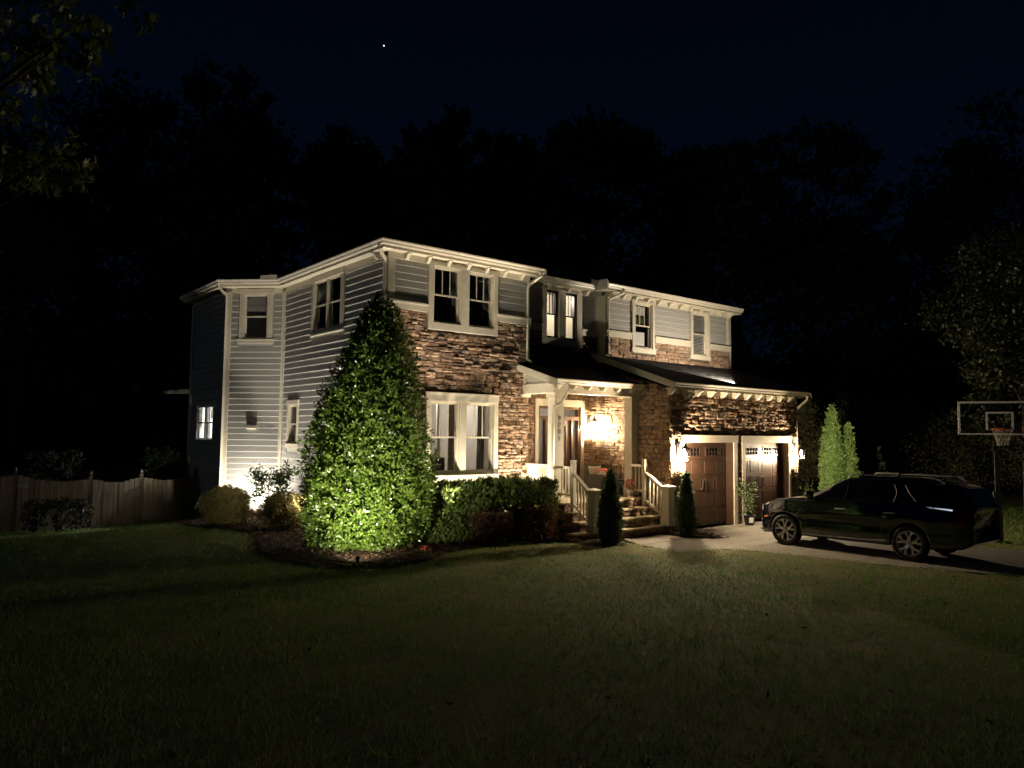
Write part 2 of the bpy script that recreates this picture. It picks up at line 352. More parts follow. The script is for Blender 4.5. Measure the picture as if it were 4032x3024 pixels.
# grass
def grass():
    Vs = []; Fs = []; Vd = []; Fd = []; off = offd = 0
    fx, fy = fwd.x, fwd.y; l = math.hypot(fx, fy); fx /= l; fy /= l
    bands = [(2.2, 4, 1500, .0045, .055), (4, 6, 900, .006, .055), (6, 9, 560, .0085, .055), (9, 13, 300, .013, .055), (13, 19, 170, .019, .055), (19, 30, 70, .028, .06)]
    for d0, d1, dens, wd, ht in bands:
        t = .75; area = (d1*d1-d0*d0)*t; n = int(area*dens)
        D = np.sqrt(rng.uniform(d0*d0, d1*d1, n)); L = rng.uniform(-t, t, n)*D
        x = fx*D+fy*L; y = fy*D-fx*L
        cl = rng.normal(size=(n, 2))*.02; x += cl[:, 0]; y += cl[:, 1]
        k = ~(inpoly(x, y, DRIVE) | inpoly(x, y, WALK) | inpoly(x, y, BED) | inpoly(x, y, BED2) | inpoly(x, y, HOUSE)); x, y = x[k], y[k]; n = len(x)
        # patchiness: dry thatch zones near the path and drive, clumps elsewhere
        s = .8*np.sin(x*1.3+np.sin(y*2.1)*1.6)*np.cos(y*1.6+np.sin(x*1.9)*1.2) + .5*np.sin(x*5.1+y*3.3+np.sin(x*3))*np.sin(y*4.7-x*2.1) + .4*np.sin(x*11+np.sin(y*9)*2)*np.sin(y*12+np.sin(x*7))
        near = np.exp(-((x-14.3)**2+(y-10)**2)/9)+.8*np.exp(-((x-12.7)**2+(y-12.6)**2)/3)+.9*np.exp(-((x-15.9)**2/.5+(y-7.5)**2/12))
        dry = rng.uniform(size=n) < np.clip(.08+.16*s+.75*near, .02, .88)
        h = ht*rng.uniform(.55, 1.35, n)*(1+.28*s)*np.where(dry, .6, 1)
        a = rng.uniform(0, 2*math.pi, n); lean = rng.uniform(.1, .9, n)+np.where(dry, .7, 0)
        z = T(x, y)-.006
        W = wd*rng.uniform(.7, 1.3, n); sx_, sy_ = np.cos(a)*W/2, np.sin(a)*W/2; b = rng.uniform(0, 2*math.pi, n)
        tx, ty = np.cos(b)*lean*h, np.sin(b)*lean*h
        V = np.stack([np.stack([x-sx_, y-sy_, z], 1), np.stack([x+sx_, y+sy_, z], 1), np.stack([x+tx, y+ty, z+h], 1)], 1)
        for flag, VV, FF in ((~dry, Vs, Fs), (dry, Vd, Fd)):
            v = V[flag].reshape(-1, 3); VV.append(v)
    for nm, VV, mm in (('grass', Vs, 'grass'), ('dry_grass', Vd, 'grass_dry')):
        v = np.concatenate(VV); f = np.arange(len(v)).reshape(-1, 3); put(nm, npmesh(nm, v, f, mm), kind='stuff')
grass()
n = 420; D_ = np.sqrt(rng.uniform(9, 500, n)); L_ = rng.uniform(-.7, .7, n)*D_; px_ = fwd.x*D_+fwd.y*L_; py_ = fwd.y*D_-fwd.x*L_
k = ~inpoly(px_, py_, HOUSE); px_, py_ = px_[k], py_[k]; P = np.stack([px_, py_, np.maximum(T(px_, py_), 0)+rng.uniform(.01, .05, len(px_))], 1)
V, F = leaves(P, rnd_dirs(len(P))*[1, 1, .3], rnd_dirs(len(P))*.5+[0, 0, 1], rng.uniform(.04, .09, len(P)), rng.uniform(.02, .05, len(P))); put('fallen_leaves', npmesh('fallen_leaves', V, F, 'chip'), kind='stuff')

# ------------------------------------------------------------------ house
H0 = Vector((13.6, 16, 0))
house = thing('house', 'two storey house with grey lap siding, rough brown stone and lit cream eaves', 'house', H0)
class Frame:
    def __init__(s, x, y, deg): s.o = Vector((x, y, 0)); s.a = R(deg)
    def w(s, u, d, z): return s.o+Vector((math.cos(s.a)*u-math.sin(s.a)*d, math.sin(s.a)*u+math.cos(s.a)*d, z))
    def part(s, name, mb, m, **k): return obj(name, mb, m, house, s.o-H0, s.a, **k)
FA = Frame(9.06, 16, 0); FS = Frame(9.06, 22.25, -90); FB = Frame(7.73, 23.58, -45); FD = Frame(7.73, 26.94, -90)
FM = Frame(13.6, 16.5, 0); FU = Frame(16.8, 16.1, 0); FGS = Frame(16.8, 16.5, -90); FG = Frame(16.8, 13.6, 0)
def minus(u0, u1, z0, z1, holes):
    us = sorted({u0, u1, *[min(max(h[i], u0), u1) for h in holes for i in (0, 1)]}); out = []
    for a, b in zip(us, us[1:]):
        zs = [(z0, z1)]; c = (a+b)/2
        for h in holes:
            if h[0] < c < h[1]:
                nz = []
                for p, q in zs:
                    if h[3] <= p or h[2] >= q: nz.append((p, q)); continue
                    if h[2] > p: nz.append((p, h[2]))
                    if h[3] < q: nz.append((h[3], q))
                zs = nz
        out += [(a, b, p, q) for p, q in zs]
    return out
def wall(fr, u0, u1, z0, z1, holes, m='siding', th=.16, name='wall'):
    b = MB()
    for a, c, p, q in minus(u0, u1, z0, z1, holes): b.box(a, c, .002, th, p, q)
    return fr.part(name, b, m)
LAP = .1795
def plank_mesh():
    v = []
    for x in (0, 1): v += [(x, .0, 0), (x, -.018, 0), (x, -.029, .09), (x, -.006, 1.0), (x, .0, 1.0)]
    return MB().add(v, [(0, 1, 2, 3, 4), (9, 8, 7, 6, 5), (0, 5, 6, 1), (1, 6, 7, 2), (2, 7, 8, 3), (3, 8, 9, 4), (4, 9, 5, 0)]).mesh('siding_plank', 'siding')
PLK = plank_mesh()
def siding(parent, u0, u1, z0, z1, holes, zref=0):
    z = zref+math.ceil((z0-zref)/LAP-1e-6)*LAP
    if z > z0+.02: z -= LAP
    while z < z1-.01:
        a0, b0 = max(z, z0), min(z+LAP-.003, z1)
        if b0-a0 > .02:
            cuts = [(h[0], h[1]) for h in holes if h[2] < b0-.01 and h[3] > a0+.01]
            segs = [(u0, u1)]
            for c in cuts:
                ns = []
                for p, q in segs:
                    if c[1] <= p or c[0] >= q: ns.append((p, q)); continue
                    if c[0] > p: ns.append((p, c[0]))
                    if c[1] < q: ns.append((c[1], q))
                segs = ns
            for p, q in segs:
                if q-p > .02:
                    ss = [(p, q)]
                    if q-p > 3.2:
                        k = p+(q-p)*random.uniform(.3, .7); ss = [(p, k-.002), (k+.002, q)]
                    for s0, s1 in ss: put('siding_plank', PLK, parent, (s0, 0, a0+random.uniform(-.0015, .0015)), scale=(s1-s0, random.uniform(.88, 1.12), b0-a0))
        z += LAP
# stones --------------------------------------------------------------
STV = []
for i in range(20):
    V = []
    base = [(-.5, -.5), (0, -.5), (.5, -.5), (.5, 0), (.5, .5), (0, .5), (-.5, .5), (-.5, 0)]
    j = [(x+random.uniform(-.035, .035)*(abs(x) > .4), z+random.uniform(-.09, .09)*(abs(z) > .4)*(1 if x == 0 else .6)) for x, z in base]
    for x, z in j: V.append((x, 0, z))
    for x, z in j: V.append((x, -random.uniform(.45, .9), z))
    for x, z in j: V.append((x*random.uniform(.78, .9), -random.uniform(.75, 1.05), z*random.uniform(.62, .82)))
    V.append((random.uniform(-.15, .15), -random.uniform(.85, 1.12), random.uniform(-.1, .1)))
    STV.append(np.array(V))
SF = [(a*8+k, a*8+(k+1) % 8, a*8+8+(k+1) % 8, a*8+8+k) for a in (0, 1) for k in range(8)]
SQ = [tuple(q) for q in SF]+[(16+k, 16+(k+1) % 8, 24, 24) for k in range(8)]
STM = []
for V in STV:
    me = bpy.data.meshes.new('stone'); me.from_pydata([tuple(v) for v in V], [], [q[:3] if q[2] == q[3] else q for q in SQ]); me.materials.append(MATS['stone']); STM.append(me)
STONES = []   # (frame, parent, u, z, w, h, depth, variant)
CPOS = Vector((0, 0, 2.65))
def stones(fr, parent, u0, u1, z0, z1, holes, hh=(.095, .17), ww=(.17, .46), dep=(.035, .085), seed=0):
    rs = random.Random(seed+11); z = z0
    while z < z1-.03:
        h = rs.uniform(*hh)
        if z+h > z1-.05: h = z1-z
        cuts = [(a, b) for a, b, p, q in holes if min(q, z+h)-max(p, z) > .25*h]
        u = u0-rs.uniform(0, .15)
        while u < u1:
            w_ = rs.uniform(*ww)*(1 if h < .12 else .85)
            cells = [(z, h)]
            if h > .115 and rs.random() < .38: k = h*rs.uniform(.4, .6); cells = [(z, k), (z+k, h-k)]
            a, b = max(u, u0), min(u+w_, u1)
            for p, q in cuts:
                if p <= a < q: a = q
                if p < b <= q: b = p
                if a < p < b: b = p
            if b-a > .045:
                for cz, ch in cells:
                    STONES.append((fr, parent, (a+b)/2, cz+ch/2, b-a-.009, ch-.008, rs.uniform(*dep)*(.6 if rs.random() < .25 else 1), rs.randrange(20)))
            u += w_
            if b < u and b > a and rs.random() < 0: pass
            for p, q in cuts:
                if p-.02 < b < q and u < q: u = q; break
        z += h
# windows --------------------------------------------------------------
def sash(parent, u0, u1, z0, z1, y, fw=.04, m='white'):
    b = MB()
    b.box(u0, u1, y, y+.03, z0, z0+fw); b.box(u0, u1, y, y+.03, z1-fw, z1); b.box(u0, u0+fw, y, y+.03, z0+fw, z1-fw); b.box(u1-fw, u1, y, y+.03, z0+fw, z1-fw)
    return obj('sash', b, m, parent)
def casing(u0, u1, z0, z1, ops, d, head=.0, sill=.0):
    b = MB()
    for a, c, p, q in minus(u0, u1, z0, z1, ops): b.box(a, c, -d, -.0, p, q)
    return b
def double_hung(parent, u0, u1, z0, z1, ncol=3, split=.5, frame='trim', y0=-.05, lowcol=1):
    # outer frame, upper and lower sash, muntins, panes
    b = MB(); t = .03
    b.box(u0, u0+t, y0, .14, z0, z1); b.box(u1-t, u1, y0, .14, z0, z1); b.box(u0+t, u1-t, y0, .14, z0, z0+t); b.box(u0+t, u1-t, y0, .14, z1-t, z1)
    obj('frame', b, frame, parent)
    a, c, p, q = u0+t, u1-t, z0+t, z1-t; zm = p+(q-p)*split
    sash(parent, a, c, zm-.02, q, y0+.045, m=frame); sash(parent, a, c, p, zm+.025, y0+.08, m=frame)
    for k in range(1, ncol):
        x = a+.04+(c-a-.08)*k/ncol; obj('muntin', box(x-.009, x+.009, y0+.048, y0+.072, zm+.02, q-.04), frame, parent)
    for k in range(1, lowcol):
        x = a+.04+(c-a-.08)*k/lowcol; obj('muntin', box(x-.014, x+.014, y0+.083, y0+.107, p+.04, zm-.015), frame, parent)
    obj('pane', MB().add([(a, y0+.06, zm), (c, y0+.06, zm), (c, y0+.06, q), (a, y0+.06, q)], [(0, 1, 2, 3)]), 'glass', parent)
    obj('pane', MB().add([(a, y0+.095, p), (c, y0+.095, p), (c, y0+.095, zm), (a, y0+.095, zm)], [(0, 1, 2, 3)]), 'glass', parent)

EAVE = 7.0    # wall top / soffit
# --- block A front
hA = [(1.27, 2.18, 1.65, 3.47), (2.36, 3.28, 1.65, 3.47), (1.30, 2.15, 5.47, 6.93), (2.40, 3.24, 5.47, 6.93)]
tA = [(1.14, 3.41, 1.44, 3.69), (1.14, 3.36, 5.29, 7.1)]
wa = wall(FA, 0, 4.54, -.3, EAVE+.3, hA, 'mortar')
siding(wa, .2, 4.46, 5.90, 6.95, tA, 5.90)
stones(FA, wa, -.04, 4.54, .0, 5.70, tA, seed=1)
def boards(fr, name, *bs):
    for q in bs: fr.part(name, box(*q), 'trim')
def belts(fr, d, *us):
    for p, q in us: fr.part('belt_trim', MB().box(p, q, -d, 0, 5.70, 5.86).box(p, q, -d-.025, 0, 5.86, 5.905), 'trim')
belts(FA, .10, (0, 1.14), (3.36, 4.54)); boards(FA, 'corner_board', (.0, .2, -.04, 0, 5.905, 6.95), (4.46, 4.54, -.04, 0, 5.905, 6.95))
boards(FA, 'frieze_board', (0, 1.14, -.045, 0, 6.95, 7.12), (3.36, 4.54, -.045, 0, 6.95, 7.12), (1.14, 3.36, -.045, 0, 7.0, 7.12))
wd = FA.part('window', casing(1.14, 3.36, 5.29, 7.0, hA[2:], .105), 'trim', label='upper twin window above the stone with dark glass'); 
for h in hA[2:]: double_hung(wd, *h, y0=-.06)
for x0_, x1_, z0_, z1_ in ((1.33, 1.50, 5.5, 6.9), (2.02, 2.12, 5.5, 6.9), (2.43, 2.52, 5.5, 6.9), (3.02, 3.21, 5.5, 6.9)):
    n_ = 12; v_ = []
    for k_ in range(n_): t_ = k_/(n_-1); v_ += [(x0_+(x1_-x0_)*t_, .16+.03*math.sin(t_*14), z0_), (x0_+(x1_-x0_)*t_, .16+.02*math.sin(t_*14), z1_)]
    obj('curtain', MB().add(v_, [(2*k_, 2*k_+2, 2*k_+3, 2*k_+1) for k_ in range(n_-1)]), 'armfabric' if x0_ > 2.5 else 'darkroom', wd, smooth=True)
c = casing(1.14, 3.41, 1.60, 3.49, hA[:2], .105); c.box(1.12, 3.43, -.112, 0, 3.49, 3.66); c.box(1.10, 3.45, -.125, 0, 3.66, 3.70); c.box(1.09, 3.46, -.16, 0, 1.555, 1.60); c.box(1.12, 3.43, -.12, 0, 1.42, 1.555)
wd = FA.part('window', c, 'trim', label='lit ground floor twin window with striped curtains and armchair inside')
for h in hA[:2]: double_hung(wd, *h, y0=-.06)
# --- side wall
hS = [(2.12, 3.82, 5.52, 6.95), (.55, 1.17, 2.31, 3.47)]
tS = [(1.96, 4.05, 5.40, 7.1), (.42, 1.30, 2.17, 3.6)]
ws = wall(FS, 0, 6.23, -.3, EAVE+.3, hS); siding(ws, .09, 6.1, .30, 6.93, tS, .245)
boards(FS, 'corner_board', (0, .09, -.045, 0, .3, 6.98), (6.1, 6.25, -.04, 0, .3, 6.98))
FS.part('frieze_board', MB().box(.09, 6.1, -.035, 0, 6.93, 7.12), 'trim')
FS.part('wall', MB().box(0, 6.25, -.01, .0, -.3, .3), 'brick', label='brick base of the side wall')
c = casing(1.98, 4.03, 5.42, 6.93, [hS[0]], .045); c.box(1.95, 4.06, -.062, 0, 6.93, 7.06); c.box(1.96, 4.05, -.065, 0, 5.38, 5.42)
wd = FS.part('window', c, 'trim', label='side window of two wide upper and two lower panes')
u0, u1, z0, z1 = hS[0]
for p, q in ((u0, (u0+u1)/2-.0), ((u0+u1)/2, u1)): double_hung(wd, p, q, z0, z1, ncol=1, y0=-.03)
c = casing(.45, 1.27, 2.31, 3.47, [hS[1]], .045); c.box(.42, 1.30, -.065, 0, 3.47, 3.60); c.box(.42, 1.30, -.055, 0, 2.17, 2.29); c.box(.40, 1.32, -.075, 0, 2.29, 2.312)
wd = FS.part('window', c, 'trim', label='narrow window low on the side wall'); double_hung(wd, *hS[1], ncol=1, y0=-.03)
# --- bay wall at 45 degrees
LB = 1.88; hB = [(.56, 1.34, 5.50, 6.91)]; tB = [(.40, 1.55, 5.38, 7.07)]
wb = wall(FB, 0, LB, -.3, EAVE+.3, hB); siding(wb, .16, LB-.085, .30, 6.93, tB, .245)
boards(FB, 'corner_board', (-.02, .16, -.045, 0, .3, 6.98), (LB-.085, LB, -.045, 0, .3, 6.98))
FB.part('frieze_board', MB().box(.16, LB-.085, -.035, 0, 6.93, 7.12), 'trim')
c = casing(.43, 1.50, 5.50, 6.91, hB, .045); c.box(.38, 1.56, -.062, 0, 6.91, 7.05); c.box(.39, 1.55, -.05, 0, 5.37, 5.48); c.box(.37, 1.57, -.07, 0, 5.48, 5.502)
wd = FB.part('window', c, 'trim', label='angled bay window with blinds half down'); double_hung(wd, *hB[0], ncol=1, y0=-.03)
b = MB()
for k in range(13): z = 6.86-k*.037; b.add([(.6, .10, z), (1.3, .10, z), (1.3, .12, z-.025), (.6, .12, z-.025)], [(0, 1, 2, 3)])
obj('blind', b, 'innerwall', wd)
b = MB().prism([(-.05, 2.74), (-.13, 2.76), (-.12, 2.84), (-.05, 2.87)], .80, 1.10, 'x').box(.79, 1.11, -.052, -.02, 2.71, 2.90)
FB.part('dryer_vent', b, 'metal_cream')
obj_b = MB()
for r_ in range(3):
    for k in range(9):
        u = k*.215-(r_ % 2)*.1
        if u > -.02 and u+.2 < LB+.05: put('brick', box(0, .2, -.018, 0, 0, .062).mesh('brick', 'brick'), wb, (u, 0, .055+r_*.078))
# --- dark wall behind the bay
hD = [(.84, 2.50, 2.36, 3.50)]
wdk = wall(FD, 0, 3.36, -.6, EAVE+.3, hD); siding(wdk, .1, 3.34, -.3, 6.93, [(.72, 2.66, 2.24, 3.66)], .245)
FD.part('corner_board', MB().box(0, .1, -.045, 0, -.3, 6.98).box(-.12, 0, -.045, .1, -.3, 6.98), 'trim')
FD.part('frieze_board', MB().box(.1, 3.3, -.035, 0, 6.93, 7.12), 'trim')
c = casing(.72, 2.62, 2.24, 3.62, hD, .05); wd = FD.part('window', c, 'siding', label='lit window on the shaded rear wall')
u0, u1, z0, z1 = hD[0]
for p, q in ((u0, (u0+u1)/2), ((u0+u1)/2, u1)): double_hung(wd, p, q, z0, z1, ncol=1, y0=-.03, frame='siding')
FD.part('low_eave', MB().prism([(-.0, 3.95), (-.75, 3.9), (-.75, 4.02), (0, 4.12)], -.6, -.15, 'x'), 'soffit')
# --- middle wall M + porch back wall
hM = [(1.04, 1.54, 5.52, 6.95), (1.81, 2.30, 5.52, 6.95), (.86, 2.50, .9, 3.50)]
tM = [(.90, 2.49, 5.30, 7.1), (.66, 2.62, .9, 3.71)]
wm = wall(FM, 0, 3.2, -.3, EAVE+.3, hM, 'mortar')
siding(wm, .0, 3.12, 5.90, 6.95, tM, 5.90)
stones(FM, wm, 0, 3.2, 4.75, 5.70, tM, seed=5); stones(FM, wm, 0, 3.2, .9, 4.6, tM, hh=(.08, .15), seed=6, dep=(.03, .06))
belts(FM, .09, (0, .9), (2.49, 3.2))
FM.part('corner_board', MB().box(3.12, 3.2, -.04, 0, 5.905, 6.95), 'trim')
boards(FM, 'frieze_board', (0, .9, -.045, 0, 6.95, 7.12), (2.49, 3.2, -.045, 0, 6.95, 7.12), (.9, 2.49, -.045, 0, 7.0, 7.12))
wd = FM.part('window', casing(.90, 2.49, 5.30, 7.0, hM[:2], .10), 'trim', label='glowing twin window over the porch roof')
for h in hM[:2]:
    double_hung(wd, *h, y0=-.06, frame='alloydark')
    zz = h[2]+.04
    obj('shade', MB().add([(h[0]+.06, .07, zz), (h[1]-.06, .07, zz), (h[1]-.06, .07, h[2]+.72), (h[0]+.06, .07, h[2]+.72)], [(0, 1, 2, 3)]), 'shade', wd)
# --- block U front (right upper)
LU = 6.4; hU = [(1.29, 2.13, 5.47, 6.93), (4.25, 5.08, 5.47, 6.93)]; tU = [(1.13, 2.27, 5.30, 7.1), (4.12, 5.22, 5.30, 7.1)]
wu = wall(FU, .0, LU, 4.7, EAVE+.3, hU, 'mortar'); siding(wu, .14, LU-.12, 5.90, 6.95, tU, 5.90)
stones(FU, wu, .0, LU+.03, 5.08, 5.70, tU, hh=(.09, .16), dep=(.03, .06), seed=9)
belts(FU, .09, (-.03, 1.13), (2.27, 4.12), (5.22, LU+.03))
boards(FU, 'corner_board', (0, .14, -.04, 0, 5.905, 6.95), (LU-.12, LU, -.04, 0, 5.905, 6.95), (-.04, 0, -.04, .5, 4.9, 6.98))
boards(FU, 'frieze_board', (0, 1.13, -.045, 0, 6.95, 7.12), (2.27, 4.12, -.045, 0, 6.95, 7.12), (5.22, LU, -.045, 0, 6.95, 7.12), (1.13, 2.27, -.045, 0, 7.0, 7.12), (4.12, 5.22, -.045, 0, 7.0, 7.12))
for i, h in enumerate(hU):
    t = tU[i]; c = casing(t[0]+.03, t[1]-.03, 5.46, 7.0, [h], .09); c.box(t[0], t[1], -.10, 0, 5.30, 5.46)
    wd = FU.part('window', c, 'trim', label=['upper window with pale curtains on the right block', 'upper window with lowered white blinds on the right block'][i])
    double_hung(wd, *h, ncol=3 if i == 0 else 1, y0=-.05)
    b = MB()
    if i:
        for k in range(26): z = 6.86-k*.053; b.add([(h[0]+.05, .075, z), (h[1]-.05, .075, z), (h[1]-.05, .060, z-.030), (h[0]+.05, .060, z-.030)], [(0, 1, 2, 3)])
        obj('blind', b, 'white', wd)
    else:
        obj('curtain', MB().box(h[0]+.07, h[0]+.62, .075, .085, 6.55, 6.84).box(h[0]+.07, h[0]+.62, .085, .095, 5.52, 6.0), 'white', wd)
        obj('curtain', MB().box(h[0]+.07, h[0]+.58, .075, .085, 6.22, 6.5), 'leaf_small', wd)
# --- garage side and front
wgs = FGS.part('wall', MB().prism([(0, -.1), (2.9, -.1), (2.9, 4.0), (0, 4.86)], .002, .16, 'y'), 'mortar'); stones(FGS, wgs, 0, 2.92, 0, 4.85, [], hh=(.09, .16), ww=(.2, .5), dep=(.025, .055), seed=21)
STONES[:] = [q for q in STONES if q[0] is not FGS or q[3]+q[5]/2 < 4.98-.32*(q[2]+.25*0+q[4]/2)]
hG = [(.56, 2.93, -.2, 2.47), (3.52, 6.02, -.2, 2.47)]
tG = [(.47, 3.10, -.2, 2.66), (3.36, 6.12, -.2, 2.66)]
wg = wall(FG, .02, 6.57, -.1, 3.97, hG, 'mortar', th=.3); stones(FG, wg, -.02, 6.59, 0, 3.86, tG, hh=(.085, .15), ww=(.13, .36), dep=(.035, .08), seed=30)
b = MB()
for h, t in zip(hG, tG):
    b.box(t[0]-.03, t[1]+.03, -.10, .0, 2.47, 2.66); b.box(t[0]-.045, t[1]+.045, -.12, 0, 2.66, 2.685)
    b.box(t[0], h[0], -.085, .0, 0, 2.47); b.box(h[1], t[1], -.085, .0, 0, 2.47)
FG.part('door_trim', b, 'trim')
FG.part('frieze_board', MB().box(0, 6.57, -.03, .0, 3.86, 3.97), 'trim')
for a_, c_ in ((2.90, 2.928), (5.99, 6.018), (.562, .59), (3.522, 3.55)): FG.part('door_jamb', box(a_, c_, -.05, .195, 0, 2.465), 'garagewood')
def garage_door(u0, u1):
    y = .20; zt = 2.49; rows = [(0.02, .50), (.50, .99), (.99, 1.48), (1.48, 1.97), (1.97, zt)]
    b = MB()
    for p, q in rows: b.box(u0, u1, y, y+.05, p+.006, q-.002)
    g = FG.part('garage_door', b, 'garagewood')
    W = u1-u0; cw = W/4
    for ri in range(4):
        p, q = rows[ri]
        for k in range(4):
            a, c = u0+k*cw+(.10 if k % 2 == 0 else .06), u0+(k+1)*cw-(.06 if k % 2 == 0 else .10); z0, z1 = p+.07, q-.06
            m = MB(); t = .022
            m.box(a, c, y-.012, y, z0, z0+t); m.box(a, c, y-.012, y, z1-t, z1); m.box(a, a+t, y-.012, y, z0+t, z1-t); m.box(c-t, c, y-.012, y, z0+t, z1-t)
            n = 8; s = (c-a-2*t)/n
            for j in range(n): m.box(a+t+j*s+.006, a+t+(j+1)*s-.006, y-.006, y, z0+t, z1-t)
            obj('panel', m, 'garagewood', g)
    for k in range(2):
        a, c = u0+k*W/2+.13, u0+(k+1)*W/2-.13; z0, z1 = 2.05, 2.34
        m = MB(); t = .035
        m.box(a, c, y-.016, y+.0, z0, z0+t); m.box(a, c, y-.016, y, z1-t, z1); m.box(a, a+t, y-.016, y, z0+t, z1-t); m.box(c-t, c, y-.016, y, z0+t, z1-t)
        wi = obj('window', m, 'garagewood', g)
        obj('pane', MB().box(a+t, c-t, y-.006, y-.002, z0+t, z1-t), 'carglass', g)
        m = MB(); m.box(a+t, c-t, y-.012, y-.006, (z0+z1)/2-.006, (z0+z1)/2+.006)
        for j in range(1, 6): x = a+t+(c-a-2*t)*j/6; m.box(x-.006, x+.006, y-.013, y-.0065, z0+t, z1-t)
        obj('muntin', m, 'garagewood', g)
    x = (u0+u1)/2
    for s in (-1, 1):
        obj('handle', MB().tube([(x+s*.035, y-.03, 1.40), (x+s*.06, y-.06, 1.36), (x+s*.09, y-.06, 1.14), (x+s*.12, y-.02, 1.08)], .011, 6), 'black', g)
garage_door(.56, 2.93); garage_door(3.52, 6.02)
# flat weathered outlet cover by the left garage door
FG.part('outlet_box', MB().box(.2, .3, -.11, -.05, .66, .86).box(.185, .315, -.06, -.04, .64, .88), 'blackmatte')
# --- hidden walls that close the shell
b = MB().box(23.22, 23.37, 16.1, 30, 0, 7.3).box(23.22, 23.37, 13.9, 16.1, 0, 4.1).box(11.5, 23.37, 29.85, 30, 0, 7.3).box(7.73, 11.5, 26.94, 27.1, -.6, 7.3).box(11.4, 11.5, 27.1, 30, 0, 7.3).box(13.44, 13.6, 16.16, 16.66, 0, 7.3).box(16.8, 16.95, 16.26, 16.66, 4.7, 7.3)
obj('wall', b, 'siding', house, -H0)
b = MB().box(9.3, 23.2, 16.7, 26.9, 4.3, 4.6).box(9.3, 13.4, 16.17, 16.7, 4.3, 4.6).box(7.95, 9.3, 23.8, 26.9, 4.3, 4.6).box(9.3, 23.2, 16.7, 26.9, .6, .9).box(9.3, 13.4, 16.17, 16.7, .6, .9).box(7.95, 9.3, 23.8, 26.9, .6, .9)
obj('floor', b, 'carpet', house, -H0)
b = MB().box(13.3, 13.42, 16.17, 20.5, .9, 4.3).box(9.25, 13.3, 20.3, 20.45, .9, 4.3).box(9.25, 23.2, 16.7, 26.9, 7.26, 7.29).box(9.25, 13.4, 16.17, 16.7, 7.26, 7.29)
b.box(13.7, 13.75, 16.67, 18.0, 4.6, 7.2).box(16.5, 16.6, 16.67, 18.0, 4.6, 7.2).box(13.7, 16.6, 18.0, 18.1, 4.6, 7.2).box(13.65, 13.7, 16.67, 19.8, .9, 4.3).box(16.6, 16.7, 16.67, 19.8, .9, 4.3).box(13.7, 16.6, 19.8, 19.9, .9, 4.3)
b.box(7.95, 11.2, 26.95, 27.05, .9, 4.3).box(11.2, 11.3, 22.5, 27.05, .9, 4.3).box(9.25, 11.2, 22.4, 22.5, .9, 4.3)
obj('inner_wall', b, 'innerwall', house, -H0)
obj('ceiling', MB().box(9.25, 23.2, 16.7, 26.9, 4.24, 4.29).box(9.25, 13.42, 16.17, 16.7, 4.24, 4.29).box(7.95, 9.25, 23.8, 26.9, 4.24, 4.29), 'innerwall', house, -H0)
# dark upstairs rooms
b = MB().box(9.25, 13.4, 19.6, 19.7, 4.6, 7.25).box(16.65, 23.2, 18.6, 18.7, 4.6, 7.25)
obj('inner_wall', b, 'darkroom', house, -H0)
# furnishing seen through the lit window
def inner_door(x, y, z):
    b = MB().box(x, x+.76, y-.04, y, z, z+2.03)
    d = obj('inner_door', b, 'white', house, -H0)
    for i, (p, q) in enumerate(((.12, .5), (.62, 1.22), (1.34, 1.7), (1.78, 1.95))):
        for s in (0, 1): a = x+.09+s*.31; obj('panel', MB().box(a, a+.27, y-.05, y-.04, z+p, z+q).box(a+.03, a+.24, y-.056, y-.05, z+p+.03, z+q-.03), 'white', d)
    obj('handle', MB().tube([(x+.68, y-.05, z+.95), (x+.68, y-.1, z+.95), (x+.56, y-.1, z+.95)], .012, 6), 'black', d)
inner_door(12.25, 20.3, .9)
obj('door_casing', MB().box(12.14, 12.24, 20.24, 20.3, .9, 3.04).box(13.02, 13.12, 20.24, 20.3, .9, 3.04).box(12.14, 13.12, 20.24, 20.3, 3.04, 3.14), 'white', house, -H0)
def drape(x0, x1, y, z0, z1, m, dx=0):
    n = 26; v = []
    for k in range(n):
        t = k/(n-1); x = x0+(x1-x0)*t; yy = y+.035*math.sin(t*21)
        v += [(x+dx, yy, z0), (x, yy*1.0, z1)]
    return obj('curtain', MB().add(v, [(2*k, 2*k+2, 2*k+3, 2*k+1) for k in range(n-1)]), m, house, -H0, smooth=True)
drape(12.16, 12.42, 16.38, 1.5, 3.75, 'curtain', -.05); drape(10.36, 10.5, 16.38, 1.5, 3.75, 'curtain')
for x_, w_, m_ in ((10.72, .16, 'carpet'), (11.05, .13, 'white'), (11.32, .2, 'carpet'), (11.62, .10, 'trim'), (11.9, .12, 'white'), (12.3, .2, 'carpet')): obj('wall_panel', box(x_, x_+w_, 18.0, 18.03, 1.25, 3.9), m_, house, -H0)
b = MB()
for k, (dx, h_) in enumerate(((0, 2.1), (.62, 2.1))): b.box(11.05+dx, 11.2+dx, 20.2, 20.28, .9, 3.3)
obj('door_casing', b, 'white', house, -H0)
b = MB().box(10.5, 11.35, 16.75, 16.95, 1.15, 2.02).box(10.5, 10.66, 16.95, 17.6, 1.15, 1.75).box(11.19, 11.35, 16.95, 17.6, 1.15, 1.75).box(10.66, 11.19, 16.95, 17.6, 1.2, 1.45)
for x in (10.55, 11.27):
    for y in (16.8, 17.5): b.box(x, x+.05, y, y+.05, .9, 1.15)
o = obj('armchair', b, 'armfabric', None); o['label'] = 'dark grey armchair seen through the lit ground floor window'; o['category'] = 'armchair'
bv = o.modifiers.new('round', 'BEVEL'); bv.width = .04; bv.segments = 3
